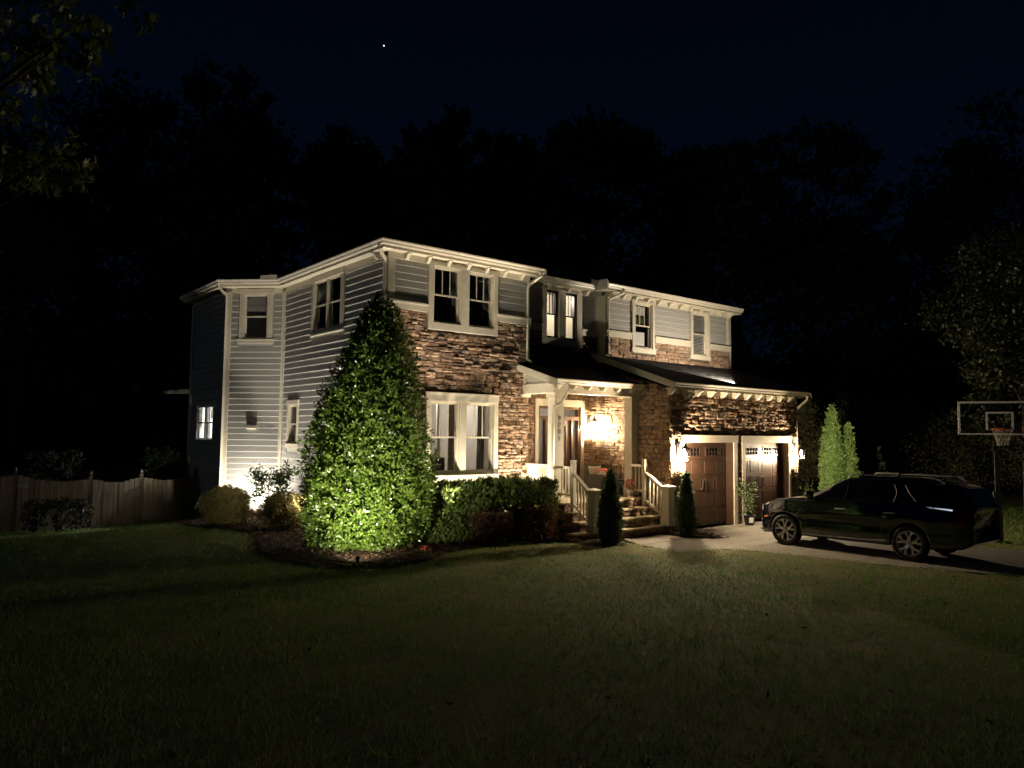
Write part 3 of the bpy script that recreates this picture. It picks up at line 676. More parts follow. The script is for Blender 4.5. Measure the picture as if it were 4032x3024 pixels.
obj('stair_rail', MB().box(11.9, 13.2, 19.2, 19.24, 1.85, 1.9).box(11.95, 12.0, 19.2, 19.24, .9, 1.9).box(12.12, 12.17, 19.2, 19.24, .9, 1.9).box(12.29, 12.34, 19.2, 19.24, .9, 1.9), 'white', house, -H0)
# kitchen things in the far lit window
drape(7.97, 7.99, 24.5, 2.2, 3.6, 'white')
b = MB()
for y, z, r_ in ((24.85, 2.98, .06), (24.85, 2.82, .07), (24.87, 2.63, .06), (25.15, 2.85, .055)): b.lathe([(0, -.01), (r_, -.01), (r_*.8, .01), (0, .01)], 7, (8.12, y, z), 'x')
obj('hanging_ornament', b, 'blackmatte', house, -H0)
b = MB()
for k in range(9): b.box(8.05, 8.07, 24.45+k*.2, 24.56+k*.2, 3.08-.12*(k % 2), 3.5)
obj('valance', b, 'curtain', house, -H0)

# --- front door unit
c = casing(.66, 2.62, .9, 3.50, [(.78, 2.50, .9, 3.50)], .07); c.box(.64, 2.64, -.09, 0, 3.50, 3.70)
FM.part('door_trim', c, 'trim')
fd = FM.part('front_door', MB().box(.78, .86, -.03, .12, .9, 3.50).box(2.42, 2.50, -.03, .12, .9, 3.50).box(.86, 2.42, -.03, .12, 3.42, 3.50).box(.86, 2.42, -.03, .12, 3.10, 3.20).box(.86, 2.42, -.02, .12, .9, .95), 'doorwood')
obj('transom', MB().add([(.86, .05, 3.2), (2.42, .05, 3.2), (2.42, .05, 3.42), (.86, .05, 3.42)], [(0, 1, 2, 3)]), 'glass', fd)
obj('mullion', MB().box(1.08, 1.15, -.025, .1, .95, 3.10).box(2.13, 2.20, -.025, .1, .95, 3.10), 'doorwood', fd)
for p, q in ((.86, 1.08), (2.20, 2.42)):
    obj('side_light', MB().box(p, q, .0, .05, .95, 1.25).box(p, p+.03, 0, .05, 1.25, 3.1).box(q-.03, q, 0, .05, 1.25, 3.1), 'doorwood', fd)
    obj('pane', MB().add([(p, .03, 1.25), (q, .03, 1.25), (q, .03, 3.1), (p, .03, 3.1)], [(0, 1, 2, 3)]), 'glass', fd)
dl = obj('door_leaf', MB().box(1.15, 1.33, .02, .07, .95, 3.10).box(1.95, 2.13, .02, .07, .95, 3.10).box(1.33, 1.95, .02, .07, .95, 1.35).box(1.33, 1.95, .02, .07, 2.92, 3.10).box(1.36, 1.92, .01, .03, 1.0, 1.28), 'doorwood', fd)
obj('pane', MB().add([(1.33, .045, 1.35), (1.95, .045, 1.35), (1.95, .045, 2.92), (1.33, .045, 2.92)], [(0, 1, 2, 3)]), 'glass', fd)
obj('door_handle', MB().tube([(1.24, -.0, 2.02), (1.24, -.06, 1.98), (1.24, -.06, 1.76), (1.24, 0, 1.72)], .012, 6).lathe([(0, 0), (.03, 0), (.03, .02), (0, .02)], 8, (1.24, -.01, 2.1)), 'chrome', fd)
FM.part('wall', MB().box(.86, 2.42, -.02, .0, .9, .9), 'mortar') if 0 else None

# --- roofs
def grid_roof(name, poly, ez, sl, step=.15, cap=99):
    xs = [p[0] for p in poly]; ys = [p[1] for p in poly]
    gx = np.arange(min(xs), max(xs)+step, step); gy = np.arange(min(ys), max(ys)+step, step); X, Y = np.meshgrid(gx, gy)
    d = np.full(X.shape, 1e9); n = len(poly)
    for i in range(n):
        a = np.array(poly[i]); b_ = np.array(poly[(i+1) % n]); ab = b_-a; L = ab@ab
        t = np.clip(((X-a[0])*ab[0]+(Y-a[1])*ab[1])/L, 0, 1); d = np.minimum(d, np.hypot(X-a[0]-t*ab[0], Y-a[1]-t*ab[1]))
    ins = inpoly(X+1e-4, Y+1e-4, poly) | (d < 1e-3); Z = ez+sl*np.minimum(d, cap)
    id_ = np.arange(X.size).reshape(X.shape); m_ = ins[:-1, :-1] & ins[1:, 1:] & ins[1:, :-1] & ins[:-1, 1:]
    F = np.stack([id_[:-1, :-1][m_], id_[:-1, 1:][m_], id_[1:, 1:][m_], id_[1:, :-1][m_]], -1)
    return put(name, npmesh(name, np.stack([X, Y, Z], -1).reshape(-1, 3)-np.array(H0), F, 'roof'), house)
MR = [(8.78, 15.70), (13.88, 15.70), (13.88, 16.23), (16.52, 16.23), (16.52, 15.80), (23.65, 15.80), (23.65, 30.3), (11.2, 30.3), (11.2, 27.3), (7.43, 27.3), (7.43, 23.46), (8.78, 22.1)]
grid_roof('roof', MR, 7.25, .40)
# soffit ring (closes the eaves)
sb = MB()
sb.prism([(8.80, 15.72), (13.86, 15.72), (13.86, 16.25), (16.54, 16.25), (16.54, 15.82), (23.63, 15.82), (23.63, 17.2), (9.2, 17.2), (9.2, 22.3), (8.2, 23.8), (8.2, 27.28), (7.45, 27.28), (7.45, 23.47), (8.80, 22.11)], 7.10, 7.14, 'z')
obj('soffit', sb, 'soffit', house, -H0)
def offset_sweep(mb, pts, prof):
    # pts: plan polyline (outside on the right hand side when walking), prof: list of (out, z)
    N = len(pts); P = [Vector(p) for p in pts]; rings = []
    for i, p in enumerate(P):
        d0 = (P[i]-P[i-1]).normalized() if i else (P[1]-P[0]).normalized(); d1 = (P[i+1]-P[i]).normalized() if i < N-1 else d0
        n0 = Vector((d0.y, -d0.x)); n1 = Vector((d1.y, -d1.x)); m_ = (n0+n1).normalized(); k = 1/max(.3, m_.dot(n0))
        rings.append([(p.x+m_.x*o*k, p.y+m_.y*o*k, z) for o, z in prof])
    n = len(prof); v = [q for r_ in rings for q in r_]; f = []
    for i in range(N-1):
        for j in range(n): f.append((i*n+j, (i+1)*n+j, (i+1)*n+(j+1) % n, i*n+(j+1) % n))
    f.append(tuple(range(n-1, -1, -1))); f.append(tuple(range((N-1)*n, N*n)))
    return mb.add(v, f)
def eaveset(pts, z, fas=.17, gname='gutter'):
    # fascia board then K gutter in front of it
    obj('fascia', offset_sweep(MB(), pts, [(-.03, z-fas-.0), (0, z-fas), (0, z-.02), (-.03, z-.02)]), 'trim', house, -H0)
    g = [(.002, z-.125), (.07, z-.125), (.085, z-.10), (.085, z-.075), (.115, z-.035), (.12, z-.02), (.12, z), (.105, z), (.10, z-.03), (.02, z-.10), (.002, z-.0)]
    obj(gname, offset_sweep(MB(), pts, g), 'metal_cream', house, -H0)
# walking with the outside on the right: clockwise seen from above is reversed, so go from the back left forward
eaveset([(11.0, 27.28), (7.45, 27.28), (7.45, 23.46), (8.80, 22.11), (8.80, 15.72), (13.86, 15.72)], 7.30)
eaveset([(13.9, 16.24), (16.46, 16.24)], 7.27)
eaveset([(16.52, 15.82), (23.62, 15.82)], 7.29)
obj('gutter_end', MB().box(13.85, 13.90, 15.6, 16.3, 7.16, 7.29).box(16.47, 16.52, 15.7, 16.3, 7.1, 7.36), 'metal_cream', house, -H0)
b = MB().add([(8.55, 22.15, 7.30), (8.95, 21.9, 7.30), (8.95, 21.9, 7.42), (8.55, 22.15, 7.42), (8.3, 22.4, 7.30), (8.3, 22.4, 7.40)], [(0, 1, 2, 3), (4, 0, 3, 5)]).add([(16.2, 16.12, 7.27), (16.5, 16.12, 7.27), (16.5, 16.12, 7.42), (16.2, 16.12, 7.42), (16.5, 15.72, 7.27), (16.5, 15.72, 7.42)], [(0, 1, 2, 3), (1, 4, 5, 2)])
obj('splash_guard', b, 'metal_cream', house, -H0, kind='stuff')
# brackets
bp = [(0, 0), (-.20, 0), (-.20, -.03), (-.16, -.045), (-.12, -.09), (-.07, -.145), (-.03, -.16), (0, -.16)]
BRM = MB().prism(bp, -.045, .045, 'x').mesh('bracket', 'trim')
for k in range(7): put('bracket', BRM, house, Vector((9.55+k*.615, 15.955, 7.10))-H0)
put('bracket', BRM, house, Vector((8.99, 16.35, 7.10))-H0, R(-90))
for k in range(4): put('bracket', BRM, house, Vector((13.95+k*.78, 16.455, 7.10))-H0)
for k in range(12): put('bracket', BRM, house, Vector((16.95+k*.565, 16.055, 7.10))-H0)
BR2 = MB().prism([(p*1.25, q*1.15) for p, q in bp], -.055, .055, 'x').mesh('bracket', 'trim')
for k in range(9): put('bracket', BR2, house, Vector((17.94+k*.612, 13.565, 3.99))-H0)
put('bracket', BR2, house, Vector((17.36, 13.565, 3.99))-H0); put('bracket', BR2, house, Vector((16.72, 13.565, 3.99))-H0)
for k in range(5): put('bracket', BRM, house, Vector((14.05+k*.57, 14.655, 4.03))-H0)
put('bracket', BRM, house, Vector((13.5, 14.655, 4.03))-H0); put('bracket', BRM, house, Vector((16.83, 14.655, 4.03))-H0)
# garage roof and porch roof with shingle courses
def shed_roof(name, x0, x1, y0, z0, y1, z1, th=.06):
    b = MB().add([(x0, y0, z0), (x1, y0, z0), (x1, y1, z1), (x0, y1, z1), (x0, y0, z0-th), (x1, y0, z0-th), (x1, y1, z1-th), (x0, y1, z1-th)],
                 [(0, 1, 2, 3), (7, 6, 5, 4), (0, 4, 5, 1), (1, 5, 6, 2), (2, 6, 7, 3), (3, 7, 4, 0)])
    r_ = obj(name, b, 'roof', house, -H0)
    L = math.hypot(y1-y0, z1-z0); n = int(L/.14); v = []; f = []; sy, sz = (y1-y0)/L, (z1-z0)/L; rs = random.Random(4)
    for k in range(n):
        t0 = k*.14; x = x0-(k % 2)*.11
        while x < x1:
            w_ = rs.choice((.16, .22, .3)); a, c = max(x, x0), min(x+w_, x1)
            if c-a > .02:
                h_ = rs.uniform(.007, .014); o = len(v); p0 = (y0+sy*t0, z0+sz*t0); p1 = (y0+sy*(t0+.145), z0+sz*(t0+.145))
                v += [(a, p0[0], p0[1]+.001), (c, p0[0], p0[1]+.001), (c, p0[0]-sz*h_, p0[1]+h_), (a, p0[0]-sz*h_, p0[1]+h_), (c, p1[0], p1[1]+.002), (a, p1[0], p1[1]+.002)]
                f += [(o, o+1, o+2, o+3), (o+3, o+2, o+4, o+5), (o+1, o+4, o+2, o+2)[:3], (o, o+3, o+5)]
            x += w_
    me = bpy.data.meshes.new('shingles'); me.from_pydata(v, [], f); me.materials.append(MATS['roof']); o = put('shingles', me, r_); o['kind'] = 'stuff'
    return r_
shed_roof('garage_roof', 16.56, 23.72, 13.27, 4.17, 16.1, 5.10)
shed_roof('porch_roof', 13.2, 16.56, 14.42, 4.13, 16.0, 4.60)
shed_roof('porch_roof', 13.6, 16.8, 16.0, 4.602, 16.5, 4.75)
eaveset([(16.58, 13.34), (23.7, 13.34)], 4.16, fas=.19)
eaveset([(13.2, 14.47), (16.62, 14.47)], 4.12, fas=.15)
obj('soffit', MB().box(16.62, 23.68, 13.34, 13.62, 3.985, 4.0).box(13.25, 16.78, 14.47, 14.75, 4.025, 4.04), 'soffit', house, -H0)
def rake(x, y0, z0, y1, z1, h, t=.04):
    return MB().add([(x, y0, z0), (x, y1, z1), (x, y1, z1-h), (x, y0, z0-h), (x+t, y0, z0), (x+t, y1, z1), (x+t, y1, z1-h), (x+t, y0, z0-h)], [(0, 1, 2, 3), (7, 6, 5, 4), (0, 4, 5, 1), (3, 2, 6, 7), (0, 3, 7, 4), (1, 5, 6, 2)])
obj('rake_board', rake(16.53, 13.22, 4.15, 16.46, 5.22, .19), 'trim', house, -H0)
obj('rake_board', rake(23.72, 13.22, 4.15, 16.1, 5.10, .19), 'trim', house, -H0)
obj('rake_board', rake(13.16, 14.37, 4.11, 15.98, 4.60, .19), 'trim', house, -H0)
obj('soffit', MB().add([(16.57, 13.3, 3.99), (16.8, 13.3, 3.99), (16.8, 16.4, 5.02), (16.57, 16.4, 5.02)], [(0, 1, 2, 3)]).add([(13.2, 14.4, 3.98), (13.4, 14.4, 3.98), (13.4, 15.98, 4.45), (13.2, 15.98, 4.45)], [(0, 1, 2, 3)]), 'soffit', house, -H0)
# porch beams, gable infill, ceiling, columns
obj('beam', MB().box(13.36, 13.62, 14.94, 15.99, 3.77, 4.03).box(13.36, 16.78, 14.68, 14.94, 3.77, 4.03), 'trim', house, -H0)
obj('gable_panel', MB().prism([(15.0, 4.035), (15.97, 4.035), (15.97, 4.42), (15.2, 4.19)], 13.42, 13.46, 'x'), 'siding', house, -H0)
obj('trim_board', MB().box(13.38, 13.47, 15.86, 15.975, 4.03, 4.42).box(13.3, 13.62, 15.9, 15.99, 3.69, 3.77), 'trim', house, -H0)
obj('porch_ceiling', MB().box(13.6, 16.8, 14.9, 16.5, 4.03, 4.06), 'soffit', house, -H0)
def column(x0, x1, y0, y1, z0, z1):
    b = MB().box(x0, x1, y0, y1, z0, z1); b.box(x0-.04, x1+.04, y0-.04, y1+.04, z1-.14, z1-.0).box(x0-.025, x1+.025, y0-.025, y1+.025, z0, z0+.26).box(x0-.04, x1+.02, y0-.04, y1+.04, z0+.26, z0+.285)
    return obj('column', b, 'trim', house, -H0)
c1 = column(13.47, 13.77, 14.72, 15.02, .92, 3.77); column(16.46, 16.74, 14.72, 15.0, .92, 3.77)
# house number 9701, one digit under the other
for k, ch in enumerate('9701'):
    cu = bpy.data.curves.new('digit', 'FONT'); cu.body = ch; cu.size = .185; cu.extrude = .004; cu.offset = .0006; cu.align_x = 'CENTER'
    t_ = bpy.data.objects.new('digit_source', cu); t_.scale = (1, 1, 1); COL.objects.link(t_)
    bpy.context.view_layer.update(); me = bpy.data.meshes.new_from_object(t_); me.name = 'digit'; bpy.data.objects.remove(t_)
    me.materials.clear(); me.materials.append(MATS['digit'])
    o = put('digit', me, house, Vector((13.62, 14.705, 3.03-k*.176))-H0); o.rotation_euler = (R(90), 0, 0); o.scale = (.82, 1, 1)
    o['label'] = 'bronze house number digit %s' % ch
# downspouts
def spout(pts, r=.032): obj('downspout', MB().tube(pts, r, 4, square=True), 'metal_cream', house, -H0)
spout([(8.74, 15.85, 7.18), (8.74, 15.85, 7.08), (8.98, 15.98, 6.88), (9.0, 16.03, 6.75), (9.0, 16.03, .3)])
spout([(7.42, 23.5, 7.18), (7.42, 23.5, 7.1), (7.66, 23.5, 6.88), (7.68, 23.5, 6.75), (7.68, 23.5, .1)])
spout([(13.72, 15.64, 7.18), (13.72, 15.64, 7.08), (13.53, 15.88, 6.86), (13.50, 15.92, 6.75), (13.50, 15.92, 4.75), (13.56, 15.8, 4.66)])
spout([(17.25, 15.74, 7.18), (17.25, 15.74, 7.08), (16.86, 16.0, 6.86), (16.84, 16.02, 6.75), (16.84, 16.02, 5.15), (16.9, 15.9, 5.08)])
spout([(13.62, 14.40, 4.0), (13.62, 14.40, 3.80), (13.60, 14.62, 3.52), (13.42, 14.74, 3.38), (13.42, 14.76, 1.0)])
spout([(23.55, 13.26, 4.04), (23.55, 13.26, 3.92), (23.42, 13.5, 3.66), (23.41, 13.6, 3.55), (23.41, 13.62, .1)])

# stones into the house: the 300 largest in the photo as parts, the rest joined
def area(s):
    fr, p, u, z, w_, h_, d, v = s; P = fr.w(u, 0, z); n = Vector((math.sin(fr.a), -math.cos(fr.a), 0)); V = CPOS-P
    hid = (fr is FA and u < .25 and z < 4.6) or z < .3 or (fr is FA and z < 1.3) or (fr is FM and z > 4.7)
    return w_*h_*max(0, V.normalized().dot(n))/V.length_squared*(.05 if hid else 1)
STONES.sort(key=area, reverse=True)
for fr, p, u, z, w_, h_, d, v in STONES[:300]: put('stone', STM[v], p, (u, 0, z), scale=(w_, d, h_))
rest = {}
for s in STONES[300:]: rest.setdefault(id(s[0]), []).append(s)
V = []; F3 = []; off = 0
tri = []
for q in SQ:
    tri.append((q[0], q[1], q[2]))
    if q[2] != q[3]: tri.append((q[0], q[2], q[3]))
tri = np.array(tri)
for fr, p, u, z, w_, h_, d, v in STONES[300:]:
    L = STV[v]*np.array([w_, d, h_])+np.array([u, 0, z]); c_, s_ = math.cos(fr.a), math.sin(fr.a)
    V.append(np.stack([fr.o.x+c_*L[:, 0]-s_*L[:, 1], fr.o.y+s_*L[:, 0]+c_*L[:, 1], L[:, 2]], 1)-np.array(H0)); F3.append(tri+off); off += len(L)
put('stonework', npmesh('stonework', np.concatenate(V), np.concatenate(F3), 'stone'), house, kind='stuff')

# ------------------------------------------------------------------ porch steps, railings
S0 = Vector((15.1, 13.8, 0))
steps = thing('porch_steps', 'stone faced steps with tan slab treads rising to the front porch', 'steps', S0)
edges = [(14.30, .90), (13.98, .675), (13.68, .45), (13.38, .225)]
XL, XR = 13.35, 16.78
core = MB()
for y, z in edges: core.box(XL+.03, XR, y+.03, 16.46, -.1, z-.045)
obj('riser', core, 'mortar', steps, -S0)
SFm = STM
for i, (y, z) in enumerate(edges):
    x = XL-(.0 if i < 3 else .12)-(.25 if i == 3 else 0); xr = XR if i < 3 else 17.15
    while x < xr-.1:
        w_ = random.uniform(.55, .95); e_ = min(x+w_, xr)
        if xr-e_ < .2: e_ = xr
        y1 = edges[i-1][0]+.03 if i else 16.46
        n = 5; v = []
        for k in range(n+1): v.append((x+.004+(e_-x-.008)*k/n, y-.04+random.uniform(-.016, .012)))
        v += [(e_-.004, y1), (x+.004, y1)]
        if i == 3 and x > 16.6: v[-1] = (x+.004, 13.56); v[-2] = (e_-.004, 13.56)
        obj('tread', MB().prism(v, z-.045, z+random.uniform(-.002, .002), 'z'), 'tread', steps, -S0); x = e_
    for zz, hh_ in ((z-.22, .085), (z-.135, .088)):
        x = XL+.02-(.3 if i == 3 else 0)
        while x < (XR if i < 3 else 17.12):
            w_ = random.uniform(.16, .42); put('stone', random.choice(SFm), steps, Vector((x+w_/2, y+.02, zz+hh_/2))-S0, scale=(w_-.01, .045, hh_-.01)); x += w_
    # left cheek stones
    for zz in (z-.22, z-.135):
        yy = y+.03
        while yy < 14.9:
            w_ = random.uniform(.16, .35); put('stone', random.choice(SFm), steps, Vector((XL+.04-(.3 if i == 3 else 0), yy+w_/2, zz+.042))-S0, R(-90), scale=(w_-.01, .045, .078)); yy += w_
            if i and yy > edges[i-1][0]+.3: break
def newel(pr, x, y, z, h, s=.17, big=True):
    b = MB()
    if big: b.box(x-s, x+s, y-s, y+s, z, z+h-.06).box(x-s-.03, x+s+.03, y-s-.03, y+s+.03, z, z+.17).box(x-s-.045, x+s+.045, y-s-.045, y+s+.045, z+.17, z+.19).box(x-s-.04, x+s+.04, y-s-.04, y+s+.04, z+h-.14, z+h-.06).box(x-s-.06, x+s+.06, y-s-.06, y+s+.06, z+h-.06, z+h-.035).add([(x-s-.05, y-s-.05, z+h-.035), (x+s+.05, y-s-.05, z+h-.035), (x+s+.05, y+s+.05, z+h-.035), (x-s-.05, y+s+.05, z+h-.035), (x, y, z+h+.02)], [(0, 1, 4), (1, 2, 4), (2, 3, 4), (3, 0, 4)])
    else: b.box(x-s, x+s, y-s, y+s, z, z+h).box(x-s-.008, x+s+.008, y-s-.008, y+s+.008, z+h, z+h+.02)
    return obj('newel_post' if big else 'post', b, 'trim', pr, -pr.location)
BAL = MB().box(-.019, .019, -.019, .019, 0, 1).mesh('baluster', 'trim')
def rail(pr, a, c, zlo, zhi, n, w_=.045):
    a = Vector(a); c = Vector(c)
    for nm, dz, t in (('top_rail', zhi, .03), ('bottom_rail', zlo, .03)):
        d = Vector((c.x-a.x, c.y-a.y, 0)).normalized(); s = Vector((-d.y, d.x, 0))*w_*(1.3 if nm == 'top_rail' else .7)
        v = []
        for p in (a, c):
            for q, e_ in ((s, t), (-s, t), (-s, -t), (s, -t)): v.append(tuple(p+q+Vector((0, 0, dz+e_))))
        obj(nm, MB().add(v, [(0, 1, 2, 3), (7, 6, 5, 4), (0, 4, 5, 1), (1, 5, 6, 2), (2, 6, 7, 3), (3, 7, 4, 0)]), 'trim', pr, -pr.location)
    for k in range(n):
        p = a.lerp(c, (k+1)/(n+1)); put('baluster', BAL, pr, p+Vector((0, 0, zlo))-pr.location, scale=(1, 1, zhi-zlo))
def stair_rail(name, lab, x, xcol):
    o = thing(name, lab, 'railing', (x, 13.9, 0), 0, 'railings of the front porch')
    newel(o, x, 13.42 if x < 15 else 13.33, .235, 1.08, .115); newel(o, x, 14.16, .68, 1.30, .055, False)
    rail(o, (x, 13.55 if x < 15 else 13.46, .0), (x, 14.10, .42), .42, 1.20, 4)
    rail(o, (x, 14.22, 0), (xcol, 14.72, 0), 1.10, 1.80, 3 if x < 15 else 2)
    return o
stair_rail('stair_railing', 'cream stair railing left of the steps, beside the numbered column', 13.60, 13.62)
stair_rail('stair_railing', 'cream stair railing right of the steps, against the garage stone wall', 16.37, 16.5)
o = thing('porch_railing', 'short cream balustrade between the front stone wall and numbered column', 'railing', (13.5, 15.5, .9), 0, 'railings of the front porch')
rail(o, (13.52, 15.02, .9), (13.52, 15.97, .9), .12, .93, 9)

# porch furniture
ch = thing('wicker_chair', 'grey brown wicker armchair on the porch against the stone wall', 'chair', (16.38, 15.95, .92))
b = MB().box(-.40, .40, .12, .22, .0, .86); o = obj('backrest', b, 'wicker', ch)
b = MB()
for k in range(14): b.box(-.39+k*.057, -.39+k*.057+.03, .10, .12, .45, .85)
obj('weave', b, 'wicker', ch)
obj('armrest', MB().box(-.44, -.30, -.52, .14, 0, .58), 'wicker', ch); obj('armrest', MB().box(.30, .42, -.52, .14, 0, .58), 'wicker', ch)
obj('seat', MB().box(-.30, .30, -.50, .12, .1, .32), 'wicker', ch); o = obj('cushion', MB().box(-.29, .29, -.50, .10, .33, .43), 'cushion', ch); bv = o.modifiers.new('r', 'BEVEL'); bv.width = .03; bv.segments = 3
def pillowmb(w_, h_, t):
    b = MB(); n = 8; v = []; f = []
    for s in (-1, 1):
        for i in range(n+1):
            for j in range(n+1):
                x, z = i/n*2-1, j/n*2-1; k = max(0, (1-x*x)*(1-z*z))**.45; pin = 1-.10*(1-abs(x*z))*(abs(x*z) < 1)
                v.append((x*w_*(1-.12*(1-z*z)*(abs(x) > .99)-.0), s*t*k, z*h_*(1-.14*(1-x*x)*(abs(z) > .99))))
    for s in (0, 1):
        o = s*(n+1)**2
        for i in range(n):
            for j in range(n): q = (o+i*(n+1)+j, o+(i+1)*(n+1)+j, o+(i+1)*(n+1)+j+1, o+i*(n+1)+j+1); f.append(q if s == 0 else q[::-1])
    return b.add(v, f)
o = obj('pillow', pillowmb(.28, .19, .09), 'pillow', None, (16.20, 15.93, 1.56), smooth=True, label='cream lumbar pillow leaning on the wicker chair back', category='pillow'); o.rotation_euler = (R(-12), 0, 0)
bb = thing('beach_ball', 'red and white striped beach ball resting on the wicker chair', 'ball', (16.22, 15.60, 1.52))
for k in range(6):
    v = []; f = []; n = 8; a0 = k*math.pi/3
    for i in range(n+1):
        th = math.pi*i/n
        for j in range(4): a = a0+j*math.pi/9; v.append((.165*math.sin(th)*math.cos(a), .165*math.sin(th)*math.sin(a), .165*math.cos(th)))
    for i in range(n):
        for j in range(3): f.append((i*4+j, (i+1)*4+j, (i+1)*4+j+1, i*4+j+1))
    o = obj('segment', MB().add(v, f), 'redball' if k % 2 == 0 else 'whiteball', bb, smooth=True); o.rotation_euler = (R(65), R(20), 0)
bx = thing('storage_box', 'dark grey lidded storage box with slot handle in front of wicker chair', 'box', (16.3, 15.25, .92))
obj('body', MB().box(-.34, .34, -.16, .16, 0, .40), 'cushion', bx); obj('lid', MB().box(-.36, .36, -.18, .18, .405, .445), 'alloydark', bx); obj('handle', MB().box(-.09, .09, -.175, -.155, .25, .31), 'blackmatte', bx)
o = obj('rug', MB().box(14.7, 16.3, 14.75, 15.9, .905, .915), 'rug', None, label='flat grey and white patterned rug on the porch floor', category='rug')
def plant_cloud(parent, name, m, c, r, n, L, W, seed, up=.3, shell=.35, flat=None):
    d = rnd_dirs(n); rad = (1-shell*rng.uniform(0, 1, n)**1.3)[:, None]; P = np.array(c)+d*rad*np.array(r)
    if flat is not None: P[:, 2] = np.maximum(P[:, 2], flat)
    D = d+rnd_dirs(n)*.8+[0, 0, up]; V, F = leaves(P, D, d+rnd_dirs(n)*.5, rng.uniform(.7, 1.3, n)*L, rng.uniform(.7, 1.3, n)*W)
    return put(name, npmesh(name, V, F, m), parent)
fp = thing('flower_pot', 'small porch pot of red and white flowers beside the right column', 'flower pot', (16.30, 14.62, .92))
obj('pot', MB().lathe([(0, 0), (.08, 0), (.11, .2), (.1, .2), (.09, .18), (0, .18)], 14), 'white', fp, smooth=True)
plant_cloud(fp, 'flowers', 'flower_red', (0, 0, .34), (.14, .14, .14), 90, .06, .05, 1); plant_cloud(fp, 'blossoms', 'flower_white', (0, 0, .28), (.13, .13, .12), 60, .05, .04, 1); plant_cloud(fp, 'leaves', 'leaf_small', (0, 0, .26), (.12, .12, .1), 80, .06, .03, 1)

# ------------------------------------------------------------------ lanterns (their own light inside)
def point(parent, loc, W, col=(1, .80, .55), r=.05, name='lamp_light'):
    l = bpy.data.lights.new(name, 'POINT'); l.energy = W; l.color = col; l.shadow_soft_size = r
    o = bpy.data.objects.new(name, l); COL.objects.link(o); o.parent = parent; o.location = loc; return o
def spot(parent, loc, aim, W, ang=80, blend=.6, col=(1, .86, .66), r=.03):
    l = bpy.data.lights.new('spot_light', 'SPOT'); l.energy = W; l.color = col; l.shadow_soft_size = r; l.spot_size = R(ang); l.spot_blend = blend
    o = bpy.data.objects.new('spot_light', l); COL.objects.link(o); o.parent = parent; o.location = loc
    d = (Vector(aim)-(Vector(parent.location)+Vector(loc))).normalized(); o.rotation_euler = d.to_track_quat('-Z', 'Y').to_euler(); return o
def lantern(label, p, rz, W, s=1.0):
    # local: wall behind at +y, lantern hangs at -y
    t = thing('wall_lantern', label, 'wall lantern', p, rz, 'lanterns on the house front')
    obj('back_plate', MB().box(-.05*s, .05*s, -.02, .0, -.02, .26*s), 'black', t)
    a = [(0, -.01, .2*s), (0, -.06*s, .30*s), (0, -.14*s, .36*s), (0, -.20*s, .33*s), (0, -.20*s, .26*s)]
    obj('arm', MB().tube(a, .009, 6).tube([(0, -.02, .05*s), (0, -.08*s, .10*s), (0, -.07*s, .20*s), (0, -.02, .22*s)], .006, 6), 'black', t)
    c = (0, -.20*s, 0)
    obj('roof_cap', MB().lathe([(0, .26*s), (.02*s, .25*s), (.03*s, .20*s), (.11*s, .14*s), (.115*s, .13*s), (0, .135*s)], 6, c), 'black', t)
    b = MB()
    for k in range(6):
        q = 2*math.pi*k/6; b.tube([(c[0]+.10*s*math.cos(q), c[1]+.10*s*math.sin(q), .13*s), (c[0]+.07*s*math.cos(q), c[1]+.07*s*math.sin(q), -.14*s)], .004, 4)
    b.lathe([(.072*s, -.14*s), (.072*s, -.155*s), (.02*s, -.17*s), (0, -.19*s)], 6, c); obj('cage', b, 'black', t)
    obj('glass', MB().lathe([(.068*s, -.138*s), (.098*s, .13*s)], 6, c), 'lampglass', t)
    obj('bulb', MB().lathe([(0, -.055*s), (.028*s, -.03*s), (.034*s, .01*s), (.02*s, .055*s), (.012*s, .075*s), (0, .075*s)], 12, c), 'bulb', t, smooth=True)
    point(t, (c[0], c[1]-.0, -.085*s), W, r=.045)
    return t
lantern('glowing black carriage lantern on the porch back wall beside the door', (16.45, 16.45, 2.93), 0, 480, 1.15)
lantern('glowing black carriage lantern left of the near garage door, by the stair newel', (17.06, 13.52, 2.13), 0, 980, 1.25)
lantern('glowing black carriage lantern at the far right garage corner', (23.12, 13.52, 2.13), 0, 860, 1.25)
fl = thing('flood_light', 'unlit twin head white floodlight under the garage eave', 'floodlight', (17.55, 13.55, 3.88))
obj('base_plate', MB().lathe([(0, .1), (.06, .1), (.06, .07), (0, .06)], 12), 'white', fl)
for s in (-1, 1):
    obj('lamp_head', MB().tube([(s*.02, 0, .07), (s*.07, -.03, .02), (s*.10, -.09, -.05), (s*.115, -.13, -.09)], [.018, .03, .055, .06], 10), 'white', fl)

